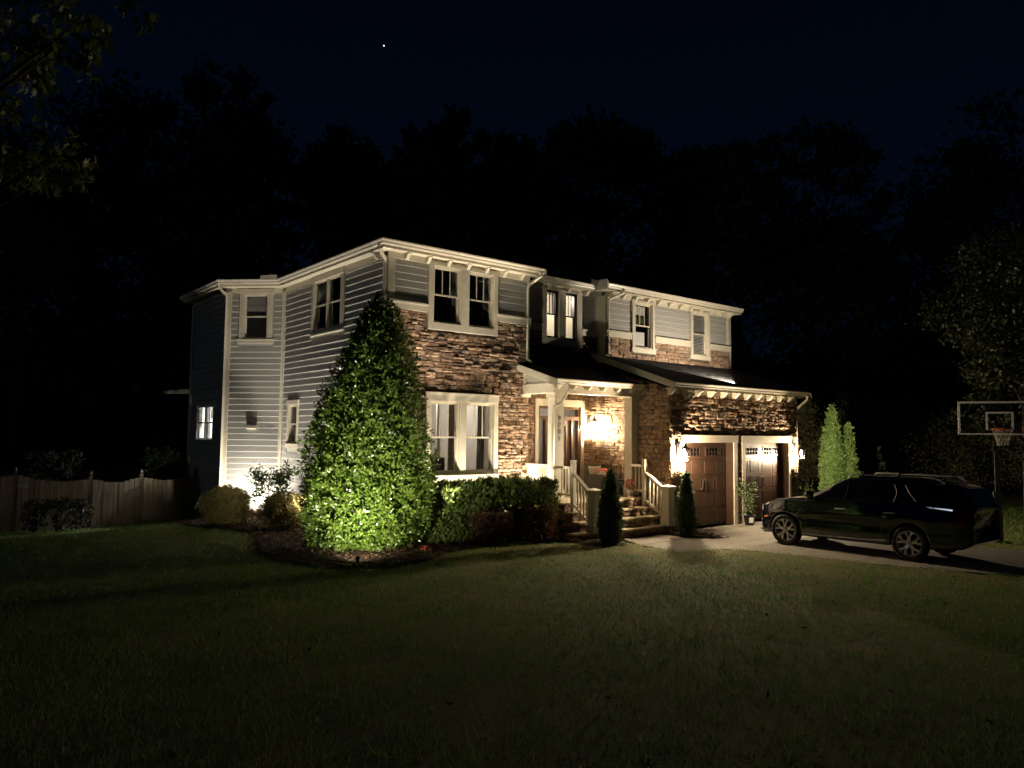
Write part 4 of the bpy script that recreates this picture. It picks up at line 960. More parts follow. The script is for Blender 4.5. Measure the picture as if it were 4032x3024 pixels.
# ground spotlights
def uplight(label, p, aim, W, ang=80, blend=.7, col=(1, .87, .68)):
    z = Tf(p[0], p[1])+.04; t = thing('ground_spotlight', label, 'spotlight', (p[0], p[1], z), 0, 'landscape spotlights in the beds')
    d = (Vector(aim)-Vector((p[0], p[1], z+.12))).normalized(); a = Vector((0, 0, .12))
    obj('spike', MB().tube([(0, 0, -.1), (0, 0, .10)], .008, 5), 'blackmatte', t)
    obj('lamp_head', MB().tube([a-d*.05, a, a+d*.055], [.022, .034, .04], 10), 'blackmatte', t)
    obj('lens', MB().tube([a+d*.052, a+d*.057], [.034, .034], 10), 'lens', t)
    spot(t, a+d*.075, aim, W, ang, blend, col); return t
uplight('ground spotlight washing the angled bay wall between two round shrubs', (8.05, 22.2), (8.5, 22.75, 3.0), 560, 168, .6, (1, .92, .78))
uplight('ground spotlight in front of the tall holly, aimed into its leaves', (6.25, 11.85), (7.75, 14.4, 2.3), 1050, 104, 1, (1, .95, .70))
uplight('ground spotlight behind the hedge near the porch, under the stone wall', (13.0, 15.3), (12.4, 16.2, 4.0), 1000, 140, .8)
uplight('ground spotlight hidden behind the hedge near the holly, under the front wall', (10.1, 15.2), (10.6, 16.15, 5.4), 650, 130, .7)
uplight('ground spotlight in open mulch between holly and azalea, aimed at the front wall', (9.55, 13.45), (10.9, 16.05, 6.2), 1300, 42, .9)  # no fixture known here, added to fill the stone above the window header
uplight('ground spotlight behind the holly washing the side wall and its eave', (8.4, 17.9), (9.0, 18.4, 6.4), 1100, 140, .8, (1, .91, .75))
gs = thing('gutter_spotlight', 'small spotlight on the garage roof edge lighting the upper right wall', 'spotlight', (19.95, 13.46, 4.26))
obj('lamp_head', MB().tube([(0, 0, -.06), (0, .03, .02), (-.01, .08, .06)], [.01, .03, .035], 8), 'blackmatte', gs)
spot(gs, (-.012, .10, .085), (19.95, 16.1, 5.9), 640, 108, .15)
# lamps inside the lit rooms
rl = thing('ceiling_lamp', 'ceiling lamp inside the lit ground floor room', 'lamp', (11.6, 18.4, 4.18)); obj('shade', MB().lathe([(0, 0), (.16, 0), (.18, -.06), (0, -.08)], 14), 'led', rl); point(rl, (0, 0, -.25), 230, (1, .9, .76), .12)
rl = thing('ceiling_lamp', 'ceiling lamp behind the shaded twin window above the porch', 'lamp', (15.1, 17.4, 7.18)); obj('shade', MB().lathe([(0, 0), (.14, 0), (.15, -.05), (0, -.07)], 14), 'led', rl); point(rl, (0, 0, -.25), 150, (1, .88, .68), .12)
rl = thing('ceiling_lamp', 'kitchen ceiling lamp behind the small lit window far left', 'lamp', (9.4, 25.2, 4.18)); obj('shade', MB().lathe([(0, 0), (.16, 0), (.18, -.06), (0, -.08)], 14), 'led', rl); point(rl, (0, 0, -.3), 1100, (.93, .98, 1), .15)
rl = thing('ceiling_lamp', 'ceiling lamp in the hall behind the front door', 'lamp', (15.2, 18.6, 4.18)); obj('shade', MB().lathe([(0, 0), (.16, 0), (.18, -.06), (0, -.08)], 14), 'led', rl); point(rl, (0, 0, -.25), 35, (1, .9, .76), .12)

# ------------------------------------------------------------------ shrubs
def shrub(name, label, cat, p, rad_fn, H, n, L, W, m, group=None, stem=True, core=True, up=.25, seed=0, lean=(0, 0), sprig=1):
    z = Tf(*p)+.02; t = thing(name, label, cat, (p[0], p[1], z), 0, group)
    h = rng.uniform(0, 1, n); h = h if sprig == 0 else h
    # sample height weighted by radius
    hs = np.linspace(0, 1, 60); rr = np.array([rad_fn(q) for q in hs]); cdf = np.cumsum(rr+.02); cdf /= cdf[-1]
    h = np.interp(rng.uniform(0, 1, n), cdf, hs); a = rng.uniform(0, 2*math.pi, n)
    bump = 1+.07*np.sin(a*3+h*9+p[0])+.06*np.sin(a*7-h*17)+.05*np.sin(a*13+h*31)
    r = np.interp(h, hs, rr)*bump*(1-rng.exponential(.07, n).clip(0, .5))
    P = np.stack([np.cos(a)*r+lean[0]*h, np.sin(a)*r+lean[1]*h, h*H], 1)
    if sprig > 1: # leaves gathered on twigs
        k = n//sprig; c = rng.integers(0, k, n); P = P[:k][c]+rng.normal(size=(n, 3))*L*.42; a = a[:k][c]
    out = np.stack([np.cos(a), np.sin(a), np.full(n, .15)], 1); D = out*.8+rnd_dirs(n)*.9+[0, 0, up]
    V, F = leaves(P, D, out+rnd_dirs(n)*.6, L*rng.uniform(.65, 1.3, n), W*rng.uniform(.7, 1.3, n))
    V[:, 2] = np.maximum(V[:, 2], .005)
    put('foliage', npmesh('foliage', V, F, m), t)
    if core:
        b = MB(); rs = random.Random(seed); pts = []
        b.tube([(0, 0, -.1), (lean[0]*.4, lean[1]*.4, H*.4), (lean[0]*.9, lean[1]*.9, H*.9)], [.05*H**.5, .03*H**.5, .006], 7)
        for k in range(26):
            q = rs.uniform(.05, .85); aa = rs.uniform(0, 6.28); r_ = rad_fn(q)*.85
            b.tube([(lean[0]*q, lean[1]*q, H*q*.8), (lean[0]*q+math.cos(aa)*r_, lean[1]*q+math.sin(aa)*r_, H*min(q+.06, 1))], [.012, .004], 4, cap=False)
        obj('stem', b, 'bark', t)
        V2 = []; n2 = n//5; c = rng.integers(0, n, n2)
        P2 = P[c]*[.72, .72, .96]; V, F = leaves(P2, rnd_dirs(n2), rnd_dirs(n2), L*2.6, W*3.2); V[:, 2] = np.maximum(V[:, 2], .005); put('inner_foliage', npmesh('inner_foliage', V, F, m), t)
    return t
def interp(*kv):
    xs = [k for k, _ in kv]; ys = [v for _, v in kv]; return lambda q: float(np.interp(q, xs, ys))
holly = interp((0, 1.02), (.06, 1.20), (.16, 1.34), (.30, 1.34), (.45, 1.22), (.58, 1.04), (.70, .84), (.80, .64), (.89, .43), (.96, .22), (1, .03))
shrub('holly_tree', 'very tall cone shaped holly lit bright green from below, at the house corner', 'holly tree', (7.75, 14.55), holly, 5.55, 36000, .080, .036, 'leaf_holly', lean=(.45, .1), sprig=8)
rb = interp((0, .55), (.2, .86), (.5, 1), (.8, .74), (.95, .35), (1, .05))
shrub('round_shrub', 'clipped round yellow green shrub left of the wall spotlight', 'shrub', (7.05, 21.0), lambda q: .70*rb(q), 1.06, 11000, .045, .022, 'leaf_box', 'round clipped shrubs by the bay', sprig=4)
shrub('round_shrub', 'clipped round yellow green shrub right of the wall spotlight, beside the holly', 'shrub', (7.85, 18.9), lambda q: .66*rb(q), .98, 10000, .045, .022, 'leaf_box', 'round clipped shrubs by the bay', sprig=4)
# loose small tree in front of the bay
z = Tf(8.06, 20.63); st = thing('camellia', 'small loose leaved tree silhouetted before the bright bay wall', 'small tree', (8.06, 20.63, z))
b = MB().tube([(0, 0, -.05), (.01, 0, .5), (.03, .02, .95), (.05, 0, 1.35)], [.022, .018, .014, .006], 6); rs = random.Random(3); tips = []
for k in range(26):
    q = rs.uniform(.55, 1.35); a = rs.uniform(0, 6.28); r_ = rs.uniform(.25, .62); e_ = Vector((.05+math.cos(a)*r_+.1*(q-.8), math.sin(a)*r_, q+rs.uniform(.0, .32))); b.tube([(.03, .01, q*.85), e_*.6+Vector((0, 0, q*.32)), e_], [.008, .005, .002], 4, cap=False); tips.append(e_); tips.append(e_*.7+Vector((0, 0, q*.27)))
obj('trunk', b, 'bark', st)
c = np.array([tuple(q) for q in tips]); k = rng.integers(0, len(c), 1700); P = c[k]+rng.normal(size=(1700, 3))*.085; D = rnd_dirs(1700)+[0, 0, .3]
V, F = leaves(P, D, rnd_dirs(1700), rng.uniform(.07, .13, 1700), .046); put('foliage', npmesh('foliage', V, F, 'leaf_small'), st)
# hedge: four laurel shrubs
def hedge(label, p, rx, ry, H, n, m='leaf_hedge', nm='hedge_shrub', cat='hedge shrub', grp='hedge shrubs under the lit window', L=.085, W=.03, up=1.0):
    z = Tf(*p)+.03; t = thing(nm, label, cat, (*p, z), 0, grp)
    a = rng.uniform(0, 2*math.pi, n); q = rng.uniform(0, 1, n); top = rng.uniform(size=n) < .4
    sq = 1/np.maximum(np.abs(np.cos(a)), np.abs(np.sin(a)))**.55
    rr = np.where(top, np.sqrt(rng.uniform(0, 1, n)), 1-rng.exponential(.08, n).clip(0, .5)); zz = np.where(top, H*(1-rng.exponential(.05, n).clip(0, .4)), H*q)
    zz = zz*(1+.05*np.sin(a*5+p[0])+.05*np.sin(rr*9+a*2)); rr = rr*(1-.35*(np.clip(zz/H-.7, 0, 1)))*(1+.06*np.sin(a*6+zz*6))
    P = np.stack([np.cos(a)*rr*rx*sq, np.sin(a)*rr*ry*sq, zz], 1); k = n//6; c = rng.integers(0, k, n); P = P[:k][c]+rng.normal(size=(n, 3))*.028; a = a[:k][c]
    D = np.stack([np.cos(a)*.5, np.sin(a)*.5, np.full(n, up)], 1)+rnd_dirs(n)*.6
    V, F = leaves(P, D, rnd_dirs(n), rng.uniform(.7, 1.3, n)*L, rng.uniform(.8, 1.2, n)*W); V[:, 2] = np.maximum(V[:, 2], 0)
    put('foliage', npmesh('foliage', V, F, m), t)
    P2 = P[:n//4]*[.75, .75, .9]; V, F = leaves(P2, rnd_dirs(len(P2)), rnd_dirs(len(P2)), L*2.2, W*3); V[:, 2] = np.maximum(V[:, 2], 0); put('inner_foliage', npmesh('inner_foliage', V, F, m), t)
    b = MB(); rs = random.Random(int(p[0]*10))
    for k in range(9): a_ = rs.uniform(0, 6.28); b.tube([(0, 0, -.05), (math.cos(a_)*rx*.3, math.sin(a_)*ry*.3, H*.5), (math.cos(a_)*rx*.6, math.sin(a_)*ry*.6, H*.9)], [.018, .012, .004], 4, cap=False)
    obj('stem', b, 'bark', t)
hedge('hedge shrub tucked against the right side of the tall holly', (9.75, 14.6), .62, .42, 1.26, 6500)
hedge('hedge shrub under the left half of the lit ground floor window', (10.75, 14.6), .62, .42, 1.30, 6500)
hedge('hedge shrub under the right half of the lit ground floor window', (11.75, 14.6), .62, .42, 1.33, 6500)
hedge('hedge shrub at the end nearest the porch railing', (12.6, 14.55), .60, .45, 1.30, 6500)
hedge('low dull red azalea in front of the middle of the hedge', (10.75, 13.95), .50, .36, .66, 2600, 'leaf_azalea', 'azalea', 'azalea', 'azaleas in the mulch bed', .05, .022, .5)
hedge('low dull red azalea in front of the hedge near the steps', (12.15, 13.95), .55, .36, .74, 2800, 'leaf_azalea', 'azalea', 'azalea', 'azaleas in the mulch bed', .05, .022, .5)
def flowers(label, p, n=26, s=.09, m='flower_red', h=.08):
    z = Tf(*p)+.03; t = thing('flower_plant', label, 'flowers', (*p, z), 0, 'red flowers in the mulch bed'); plant_cloud(t, 'blossoms', m, (0, 0, h), (s, s, s*.6), n, .05, .04, 0); plant_cloud(t, 'leaves', 'leaf_small', (0, 0, h*.4), (s, s, .04), 24, .07, .025, 0)
flowers('small red flowering plant alone in mulch right of the holly base', (8.35, 12.95)); flowers('small red flowering plant at the mulch edge left of the steps newel', (12.75, 13.25), 22)
flowers('leafy plant with two red blooms at the hedge end by the steps', (13.0, 13.75), 12, .13, 'flower_red', .34)
# narrow arborvitae
av = interp((0, .5), (.1, .88), (.25, 1), (.45, .92), (.62, .68), (.78, .48), (.9, .27), (1, .04))
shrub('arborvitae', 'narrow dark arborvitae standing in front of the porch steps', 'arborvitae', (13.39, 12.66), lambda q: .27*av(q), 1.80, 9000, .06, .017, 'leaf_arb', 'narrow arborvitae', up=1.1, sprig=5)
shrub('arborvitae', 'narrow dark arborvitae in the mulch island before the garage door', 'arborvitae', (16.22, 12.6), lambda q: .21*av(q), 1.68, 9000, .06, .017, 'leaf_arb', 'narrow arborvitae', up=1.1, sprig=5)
# tall arborvitae beyond the garage, lantern light put into the pair's leaf colour
ta = interp((0, .8), (.2, 1), (.5, .95), (.7, .62), (.85, .34), (1, .03))
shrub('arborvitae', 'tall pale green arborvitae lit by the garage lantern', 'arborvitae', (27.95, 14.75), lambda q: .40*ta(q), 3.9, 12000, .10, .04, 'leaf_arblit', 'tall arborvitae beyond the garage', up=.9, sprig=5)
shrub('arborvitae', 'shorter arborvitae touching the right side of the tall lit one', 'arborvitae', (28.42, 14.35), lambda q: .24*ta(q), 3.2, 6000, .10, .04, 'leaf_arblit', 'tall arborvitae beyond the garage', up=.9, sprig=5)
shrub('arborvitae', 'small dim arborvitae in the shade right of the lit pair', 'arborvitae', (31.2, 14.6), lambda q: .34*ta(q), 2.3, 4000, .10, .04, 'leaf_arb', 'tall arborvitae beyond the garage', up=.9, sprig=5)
# potted plants by the doors
def potted(label, p, H):
    t = thing('potted_plant', label, 'potted plant', (*p, .0), 0, 'potted plants by the garage')
    obj('pot', MB().lathe([(0, 0), (.13, 0), (.165, .28), (.175, .28), (.175, .30), (.15, .30), (.14, .26), (0, .26)], 18), 'potblack', t, smooth=True)
    obj('soil', MB().lathe([(0, .262), (.14, .262)], 12), 'mulch', t)
    rs = random.Random(int(p[0]*7)); b = MB(); tips = []
    for k in range(7):
        a = rs.uniform(0, 6.28); pts = [Vector((rs.uniform(-.04, .04), rs.uniform(-.04, .04), .24))]
        for j in range(5): pts.append(pts[-1]+Vector((math.cos(a)*.03+rs.uniform(-.05, .03), math.sin(a)*.03+rs.uniform(-.03, .03), (H-.3)/5*rs.uniform(.6, 1.1))))
        b.tube(pts, [.009, .008, .007, .005, .004, .002], 5, cap=False); tips += pts[1:]
    obj('stem', b, 'bark', t); c = np.array([tuple(q) for q in tips]); n = 420; k = rng.integers(0, len(c), n); P = c[k]+rng.normal(size=(n, 3))*[.07, .07, .06]
    V, F = leaves(P, rnd_dirs(n), rnd_dirs(n), rng.uniform(.06, .11, n), .05); put('foliage', npmesh('foliage', V, F, 'leaf_small'), t)
    return t
pp = potted('leafy plant in a black nursery pot between the two garage doors', (20.05, 13.22), 1.35)
obj('paper_label', MB().add([(-.155, -.085, .08), (-.06, -.168, .08), (-.06, -.176, .24), (-.155, -.098, .24)], [(0, 1, 2, 3)]), 'white', pp)
potted('leafy potted plant at the garage corner under the far lantern', (23.3, 13.15), 1.2)

# ------------------------------------------------------------------ fence
fn = thing('wooden_fence', 'weathered wooden picket fence with scalloped top left of the house', 'fence', (5, 25.8, -.3))
posts = [(0.6, 1.40), (2.66, 1.40), (4.58, 1.22), (5.99, 1.24), (7.62, 1.28)]
def fxy(x): return (x, 25.8)
for x, zt in posts:
    g = Tf(x, 25.8); b = MB().box(x-.055, x+.055, 25.74, 25.85, g-.2, zt).box(x-.065, x+.065, 25.73, 25.86, zt, zt+.02)
    b.lathe([(0, 0), (.05, .0), (.05, .02), (.025, .035), (.06, .08), (.055, .11), (.02, .17), (0, .185)], 8, (x, 25.795, zt+.02)); obj('post', b, 'fencewood', fn, -fn.location)
for (x0, h0), (x1, h1) in zip(posts, posts[1:]):
    n = max(1, round((x1-x0-.11)/.138)); w_ = (x1-x0-.11)/n
    for k in range(n):
        t = (k+.5)/n; x = x0+.055+k*w_; zt = h0+(h1-h0)*t-.05-.12*math.sin(math.pi*t); g = Tf(x, 25.8); j = random.uniform(-.01, .01)
        b = MB().box(x+.004, x+w_-.004, 25.72+j*.5, 25.742+j*.5, g+.03+j, zt+j); obj('picket', b, 'fencewood', fn, -fn.location)
    for zz in (.15, .95): obj('rail', MB().box(x0+.05, x1-.05, 25.745, 25.785, Tf((x0+x1)/2, 25.8)+zz, Tf((x0+x1)/2, 25.8)+zz+.08), 'fencewood', fn, -fn.location)
obj('gate_latch', MB().tube([(5.62, 25.70, .78), (5.96, 25.70, .90)], .012, 5), 'blackmatte', fn, -fn.location)
obj('plaque', MB().box(2.72, 2.98, 25.70, 25.715, .98, 1.09), 'curtain', fn, -fn.location)
hedge('sprawling dark rose bush with pale blooms against the fence', (3.6, 24.6), .85, .45, .8, 1100, 'leaf_dark', 'rose_bush', 'bush', 'bushes along the fence', .07, .035, .4)
hedge('pale green bush rising behind the fence near the house', (7.0, 27.4), .55, .5, 2.15, 2200, 'leaf_small', 'bush', 'bush', 'bushes along the fence', .12, .055, .5)
hedge('dark bush rising behind the fence toward the left', (3.9, 27.8), .8, .6, 2.2, 1500, 'leaf_dark', 'bush', 'bush', 'bushes along the fence', .12, .055, .5)
t = thing('rose_blooms', 'pale scattered blooms on the bush before the fence', 'flowers', (3.9, 24.2, Tf(3.9, 24.2)+.3)); plant_cloud(t, 'blossoms', 'flower_white', (0, 0, .1), (.7, .2, .4), 26, .05, .05, 0)

# ------------------------------------------------------------------ car: black three row SUV
car = thing('parked_car', 'black three row SUV parked nose to the garage on the driveway', 'car', (18.05, 8.80, 0))
YF, YR = 1.47, -1.47; ARCH = .435; CZ = .385
def ip(y, *kv): return float(np.interp(y, [k for k, _ in kv], [v for _, v in kv]))
def halfw(y): return ip(y, (-2.68, .74), (-2.6, .84), (-2.4, .935), (-1.8, .985), (0, .975), (1.5, .985), (1.95, .95), (2.15, .87), (2.27, .70), (2.32, .5))
def belt(y): return ip(y, (-2.68, 1.05), (-2.5, 1.18), (-1.6, 1.235), (0, 1.215), (.8, 1.19), (1.0, 1.175), (1.5, 1.12), (1.9, 1.04), (2.15, .96), (2.27, .86), (2.32, .70))
def roofz(y): return ip(y, (-2.68, 1.16), (-2.63, 1.38), (-2.48, 1.60), (-2.3, 1.69), (-1.8, 1.73), (-1, 1.765), (-.3, 1.75), (.05, 1.70), (.35, 1.57), (.7, 1.38), (1.0, 1.235), (1.12, 1.20), (1.5, 1.16), (1.9, 1.08), (2.15, .99), (2.27, .88), (2.32, .71))
def roofw(y): return ip(y, (-2.68, .70), (-2.3, .66), (-1, .70), (.0, .68), (.5, .72), (1.0, .80), (1.5, .80), (2.0, .74), (2.27, .60), (2.32, .42))
def zbot(y): return ip(y, (-2.68, .48), (-2.5, .36), (-1.9, .30), (0, .28), (1.9, .27), (2.2, .24), (2.32, .32))
def arch(y):
    z = 0
    for c in (YF, YR):
        if abs(y-c) < ARCH: z = max(z, CZ+math.sqrt(ARCH**2-(y-c)**2))
    return z
def sidex(y, z):
    w_ = halfw(y); zb, bz, rz_ = zbot(y), belt(y), max(roofz(y)-.07, belt(y)+.001)
    if z <= bz:
        t = (z-zb)/(bz-zb+1e-6); fl = .012*math.exp(-((min(abs(y-YF), abs(y-YR))-ARCH)/.09)**2) if t < .65 else 0
        return w_*(1-.075*max(0, t-.62)**1.3*2.2-.05*max(0, .16-t)*5-.012*math.sin(min(max((t-.25)/.4, 0), 1)*math.pi))+fl
    t = min(1, (z-bz)/(rz_-bz)); wb_ = w_*(1-.075*.38**1.3*2.2); return wb_+(roofw(y)-wb_)*t**1.15
ys = sorted(set([round(v, 3) for v in np.arange(-2.66, 2.32, .055)]+[-2.68, 2.32]+[round(c+s*ARCH*math.cos(a), 3) for c in (YF, YR) for s in (-1, 1) for a in np.linspace(0, 1.4, 9)]))
ring = []; NT = 12
for y in ys:
    zb, bz, rz_ = zbot(y), belt(y), max(roofz(y)-.07, belt(y)+.002); ar = arch(y); side = []
    zl = max(zb, ar)
    for t in np.linspace(0, 1, NT): z = zl+(bz-zl)*t; side.append((sidex(y, z), z))
    for t in (.02, .35, .7, 1): z = bz+(rz_-bz)*t; side.append((sidex(y, z), z))
    rw, rz0 = roofw(y), roofz(y); side += [(rw*.93, rz_+(rz0-rz_)*.62), (rw*.8, rz_+(rz0-rz_)*.9), (rw*.5, rz0), (0, rz0+.012)]
    under = [(0, zb), (.62, zb), (.70, zb if not ar else zl-.02), ]
    half = under+side; ring.append([(x, y, z) for x, z in half]+[(-x, y, z) for x, z in half[-2:0:-1]])
nR = len(ring[0]); v = [q for r_ in ring for q in r_]; f = []
for i in range(len(ring)-1):
    for j in range(nR): f.append((i*nR+j, i*nR+(j+1) % nR, (i+1)*nR+(j+1) % nR, (i+1)*nR+j))
f.append(tuple(range(nR))); f.append(tuple(range(len(v)-1, len(v)-nR-1, -1)))
obj('body', MB().add(v, f), 'carpaint', car, smooth=True)
def patch(name, m, poly_top, poly_bot, y0, y1, out=.006, n=22, sides=(-1,), nz=5):
    for s in sides:
        v = []; f = []
        for i in range(n+1):
            y = y0+(y1-y0)*i/n; a, b_ = poly_bot(y), poly_top(y)
            if b_ < a: b_ = a
            for k in range(nz+1): z = a+(b_-a)*k/nz; v.append((s*(sidex(y, z)+out), y, z))
        for i in range(n):
            for k in range(nz): q = (i*(nz+1)+k, (i+1)*(nz+1)+k, (i+1)*(nz+1)+k+1, i*(nz+1)+k+1); f.append(q if s < 0 else q[::-1])
        obj(name, MB().add(v, f), m, car, smooth=True)
# glass: windscreen and side windows are dark glossy panels
wtop = lambda y: min(roofz(y)-.115, 1.60)-ip(y, (.0, 0), (.95, .03)); wbot = lambda y: belt(y)+.022
patch('window', 'carglass', wtop, wbot, -.02, .74, sides=(-1, 1)); patch('window', 'carglass', lambda y: min(roofz(y)-.12, 1.615), wbot, -1.10, -.09, sides=(-1, 1))
patch('window', 'carglass', lambda y: ip(y, (-2.25, 1.45), (-2.0, 1.59), (-1.2, 1.62)), lambda y: belt(y)+ip(y, (-2.3, .14), (-2.0, .05), (-1.5, .022)), -2.22, -1.32, sides=(-1, 1))
v = []; f = []; n = 10
for i in range(n+1):
    y = .12+(1.02-.12)*i/n
    for k in range(9): t = -1+k/4; x = t*(roofw(y)-.06); v.append((x, y, roofz(y)+.022-.05*abs(t)**3))
for i in range(n):
    for k in range(8): f.append((i*9+k, i*9+k+1, (i+1)*9+k+1, (i+1)*9+k))
obj('windscreen', MB().add(v, f), 'carglass', car, smooth=True)
# sun shade behind the windscreen seen through the front side window
def strip(name, m, pts, r=.008, out=.012, s=-1): obj(name, MB().tube([(s*(sidex(y, z)+out), y, z) for y, z in pts], r, 5), m, car)
for s in (-1, 1):
    strip('chrome_trim', 'alloy', [(-1.10, 1.62), (-1.17, 1.50), (-1.19, 1.40), (-1.15, 1.245)], .008, .01, s); strip('chrome_trim', 'alloy', [(-1.33, 1.62), (-1.43, 1.48), (-1.62, 1.29)], .008, .01, s)
    strip('window_trim', 'alloydark', [(.78, 1.21), (0, 1.235), (-1.1, 1.25)], .007, .008, s); strip('pillar_trim', 'alloydark', [(-.055, 1.235), (-.055, 1.60)], .02, .004, s)
    strip('sill_trim', 'alloy', [(1.0, .335), (.3, .345), (-.4, .36), (-.98, .39)], .014, .006, s)
    for y0 in (.17, -.95): obj('door_handle', MB().tube([(s*(sidex(y0, 1.0)+.012), y0, 1.0), (s*(sidex(y0, 1.0)+.045), y0-.03, 1.005), (s*(sidex(y0, 1.0)+.045), y0-.2, 1.01), (s*(sidex(y0-.24, 1.0)+.012), y0-.24, 1.012)], .015, 6), 'alloy', car)
    obj('mirror', MB().tube([(s*.90, .76, 1.20), (s*.99, .77, 1.26), (s*1.04, .76, 1.29), (s*1.16, .73, 1.29), (s*1.20, .71, 1.28)], [.03, .05, .10, .09, .04], 10), 'carpaint', car, smooth=True)
    obj('roof_rail', MB().tube([(s*.60, .02, 1.70), (s*.61, -.08, 1.80), (s*.62, -1.9, 1.80), (s*.61, -2.1, 1.70)], .018, 6), 'alloy', car)
    patch('tail_lamp', 'redlamp', lambda y: 1.20, lambda y: .82, -2.62, -2.38, .008, 6, (s,)); patch('side_marker', 'amber', lambda y: .66+(2.1-y)*.22, lambda y: .63+(2.1-y)*.22, 1.87, 2.07, .010, 6, (s,))
    patch('headlamp', 'headlamp', lambda y: .93, lambda y: .80, 2.12, 2.26, .010, 6, (s,)); patch('headlamp', 'headlamp', lambda y: .70, lambda y: .52, 2.16, 2.27, .010, 6, (s,))
for y in (-.35, -1.15): obj('cross_bar', MB().tube([(-.66, y, 1.80), (-.60, y, 1.87), (.60, y, 1.87), (.66, y, 1.80)], .022, 6), 'blackmatte', car)
obj('grille', MB().box(-.52, .52, 2.30, 2.335, .52, .80), 'chrome', car); obj('number_plate', MB().box(-.16, .16, -2.70, -2.685, .82, .93), 'white', car)
obj('rear_window', MB().add([(-.6, -2.655, 1.22), (.6, -2.655, 1.22), (.52, -2.40, 1.60), (-.52, -2.40, 1.60)], [(3, 2, 1, 0)]), 'carglass', car)
def wheel(x, y, s):
    wh = MB()
    # rim barrel and spokes, outer side towards s
    wh.lathe([(.265, -.09), (.272, -.10), (.258, -.105), (.245, -.06), (.235, .05)], 36, (0, 0, 0), 'x')
    for k in range(5):
        a0 = 2*math.pi*k/5+.31
        for d in (-1, 1):
            pts = []
            for r_, w_, q in ((.05, .030, .05*d), (.13, .020, .10*d), (.19, .022, .22*d), (.25, .030, .30*d)):
                a = a0+q; c_, s_ = math.cos(a), math.sin(a); t = (-s_, c_); pts.append([(r_*c_+t[0]*w_*e_, r_*s_+t[1]*w_*e_) for e_ in (-1, 1)])
            v = []
            for i, p in enumerate(pts):
                xo = -.085-.018*(i in (1, 2)); v += [(xo, *p[0]), (xo, *p[1]), (xo+.035, *p[1]), (xo+.035, *p[0])]
            f = [(0, 1, 2, 3)]
            for i in range(3):
                for j in range(4): f.append((i*4+j, (i+1)*4+j, (i+1)*4+(j+1) % 4, i*4+(j+1) % 4))
            wh.add(v, f)
    wh.lathe([(0, -.115), (.035, -.112), (.05, -.10), (.05, -.05)], 14, (0, 0, 0), 'x')
    o = obj('wheel', wh, 'alloy', car, (x, y, CZ-.005), 0 if s < 0 else math.pi)
    obj('tyre', MB().lathe([(.262, -.095), (.29, -.118), (.35, -.118), (.375, -.095), (.38, -.05), (.38, .07), (.36, .11), (.26, .11)], 40, (0, 0, 0), 'x'), 'rubber', o, smooth=True)
    obj('brake_disc', MB().lathe([(0, -.02), (.17, -.02), (.17, .0), (0, 0)], 24, (0, 0, 0), 'x'), 'alloydark', o)
    obj('wheel_back', MB().lathe([(0, .03), (.25, .03)], 24, (0, 0, 0), 'x'), 'blackmatte', o)
for s in (-1, 1):
    for y in (YF, YR): wheel(s*.865, y, s)

# ------------------------------------------------------------------ basketball hoop
hp = thing('basketball_hoop', 'basketball hoop with clear white framed backboard beside the driveway', 'basketball hoop', (22.45, 7.35, Tf(22.45, 7.35)), R(-64))
# local: -y faces the court
obj('pole', MB().tube([(0, 0, 0), (0, 0, 1.25)], .085, 4, square=True).tube([(0, 0, 1.25), (0, 0, 2.5)], .052, 4, square=True), 'polegrey', hp)
obj('pole_bracket', MB().box(-.10, .10, -.10, .10, 1.20, 1.32).box(-.2, .2, -.2, .2, 0, .03), 'polegrey', hp)
obj('arm', MB().tube([(-.07, 0, 2.38), (-.10, -.62, 2.95)], .016, 4, square=True).tube([(.07, 0, 2.38), (.10, -.62, 2.95)], .016, 4, square=True), 'polegrey', hp)
bw, z0, z1, y = .92, 2.80, 3.66, -.66
obj('board_frame', MB().box(-bw, bw, y-.02, y+.02, z1-.05, z1).box(-bw, bw, y-.02, y+.02, z0, z0+.035).box(-bw, -bw+.05, y-.02, y+.02, z0, z1).box(bw-.05, bw, y-.02, y+.02, z0, z1), 'white', hp)
obj('board', MB().add([(-bw+.04, y, z0+.03), (bw-.04, y, z0+.03), (bw-.04, y, z1-.04), (-bw+.04, y, z1-.04)], [(0, 1, 2, 3)]), 'glass', hp)
obj('target_square', MB().box(-.305, .305, y-.012, y-.006, z0+.54, z0+.59).box(-.305, -.255, y-.012, y-.006, z0+.12, z0+.54).box(.255, .305, y-.012, y-.006, z0+.12, z0+.54), 'white', hp)
rim = MB(); cy_, rz_, rr_ = y-.15-.23, 2.95, .228
rim.tube([(rr_*math.cos(a), cy_+rr_*math.sin(a), rz_) for a in np.linspace(0, 2*math.pi, 29)], .011, 6).box(-.08, .08, y-.15, y-.02, rz_-.05, rz_+.01)
obj('hoop_rim', rim, 'rim_orange', hp); nb = MB()
for k in range(12):
    for s in (-1, 1):
        pts = []
        for j in range(8): q = j/7; r_ = rr_*(1-.45*min(1, q*1.25)); a = 2*math.pi*k/12+s*q*1.3; pts.append((r_*math.cos(a), cy_+r_*math.sin(a), rz_-.42*q))
        nb.tube(pts, .0045, 3, cap=False)
obj('net', nb, 'net', hp)

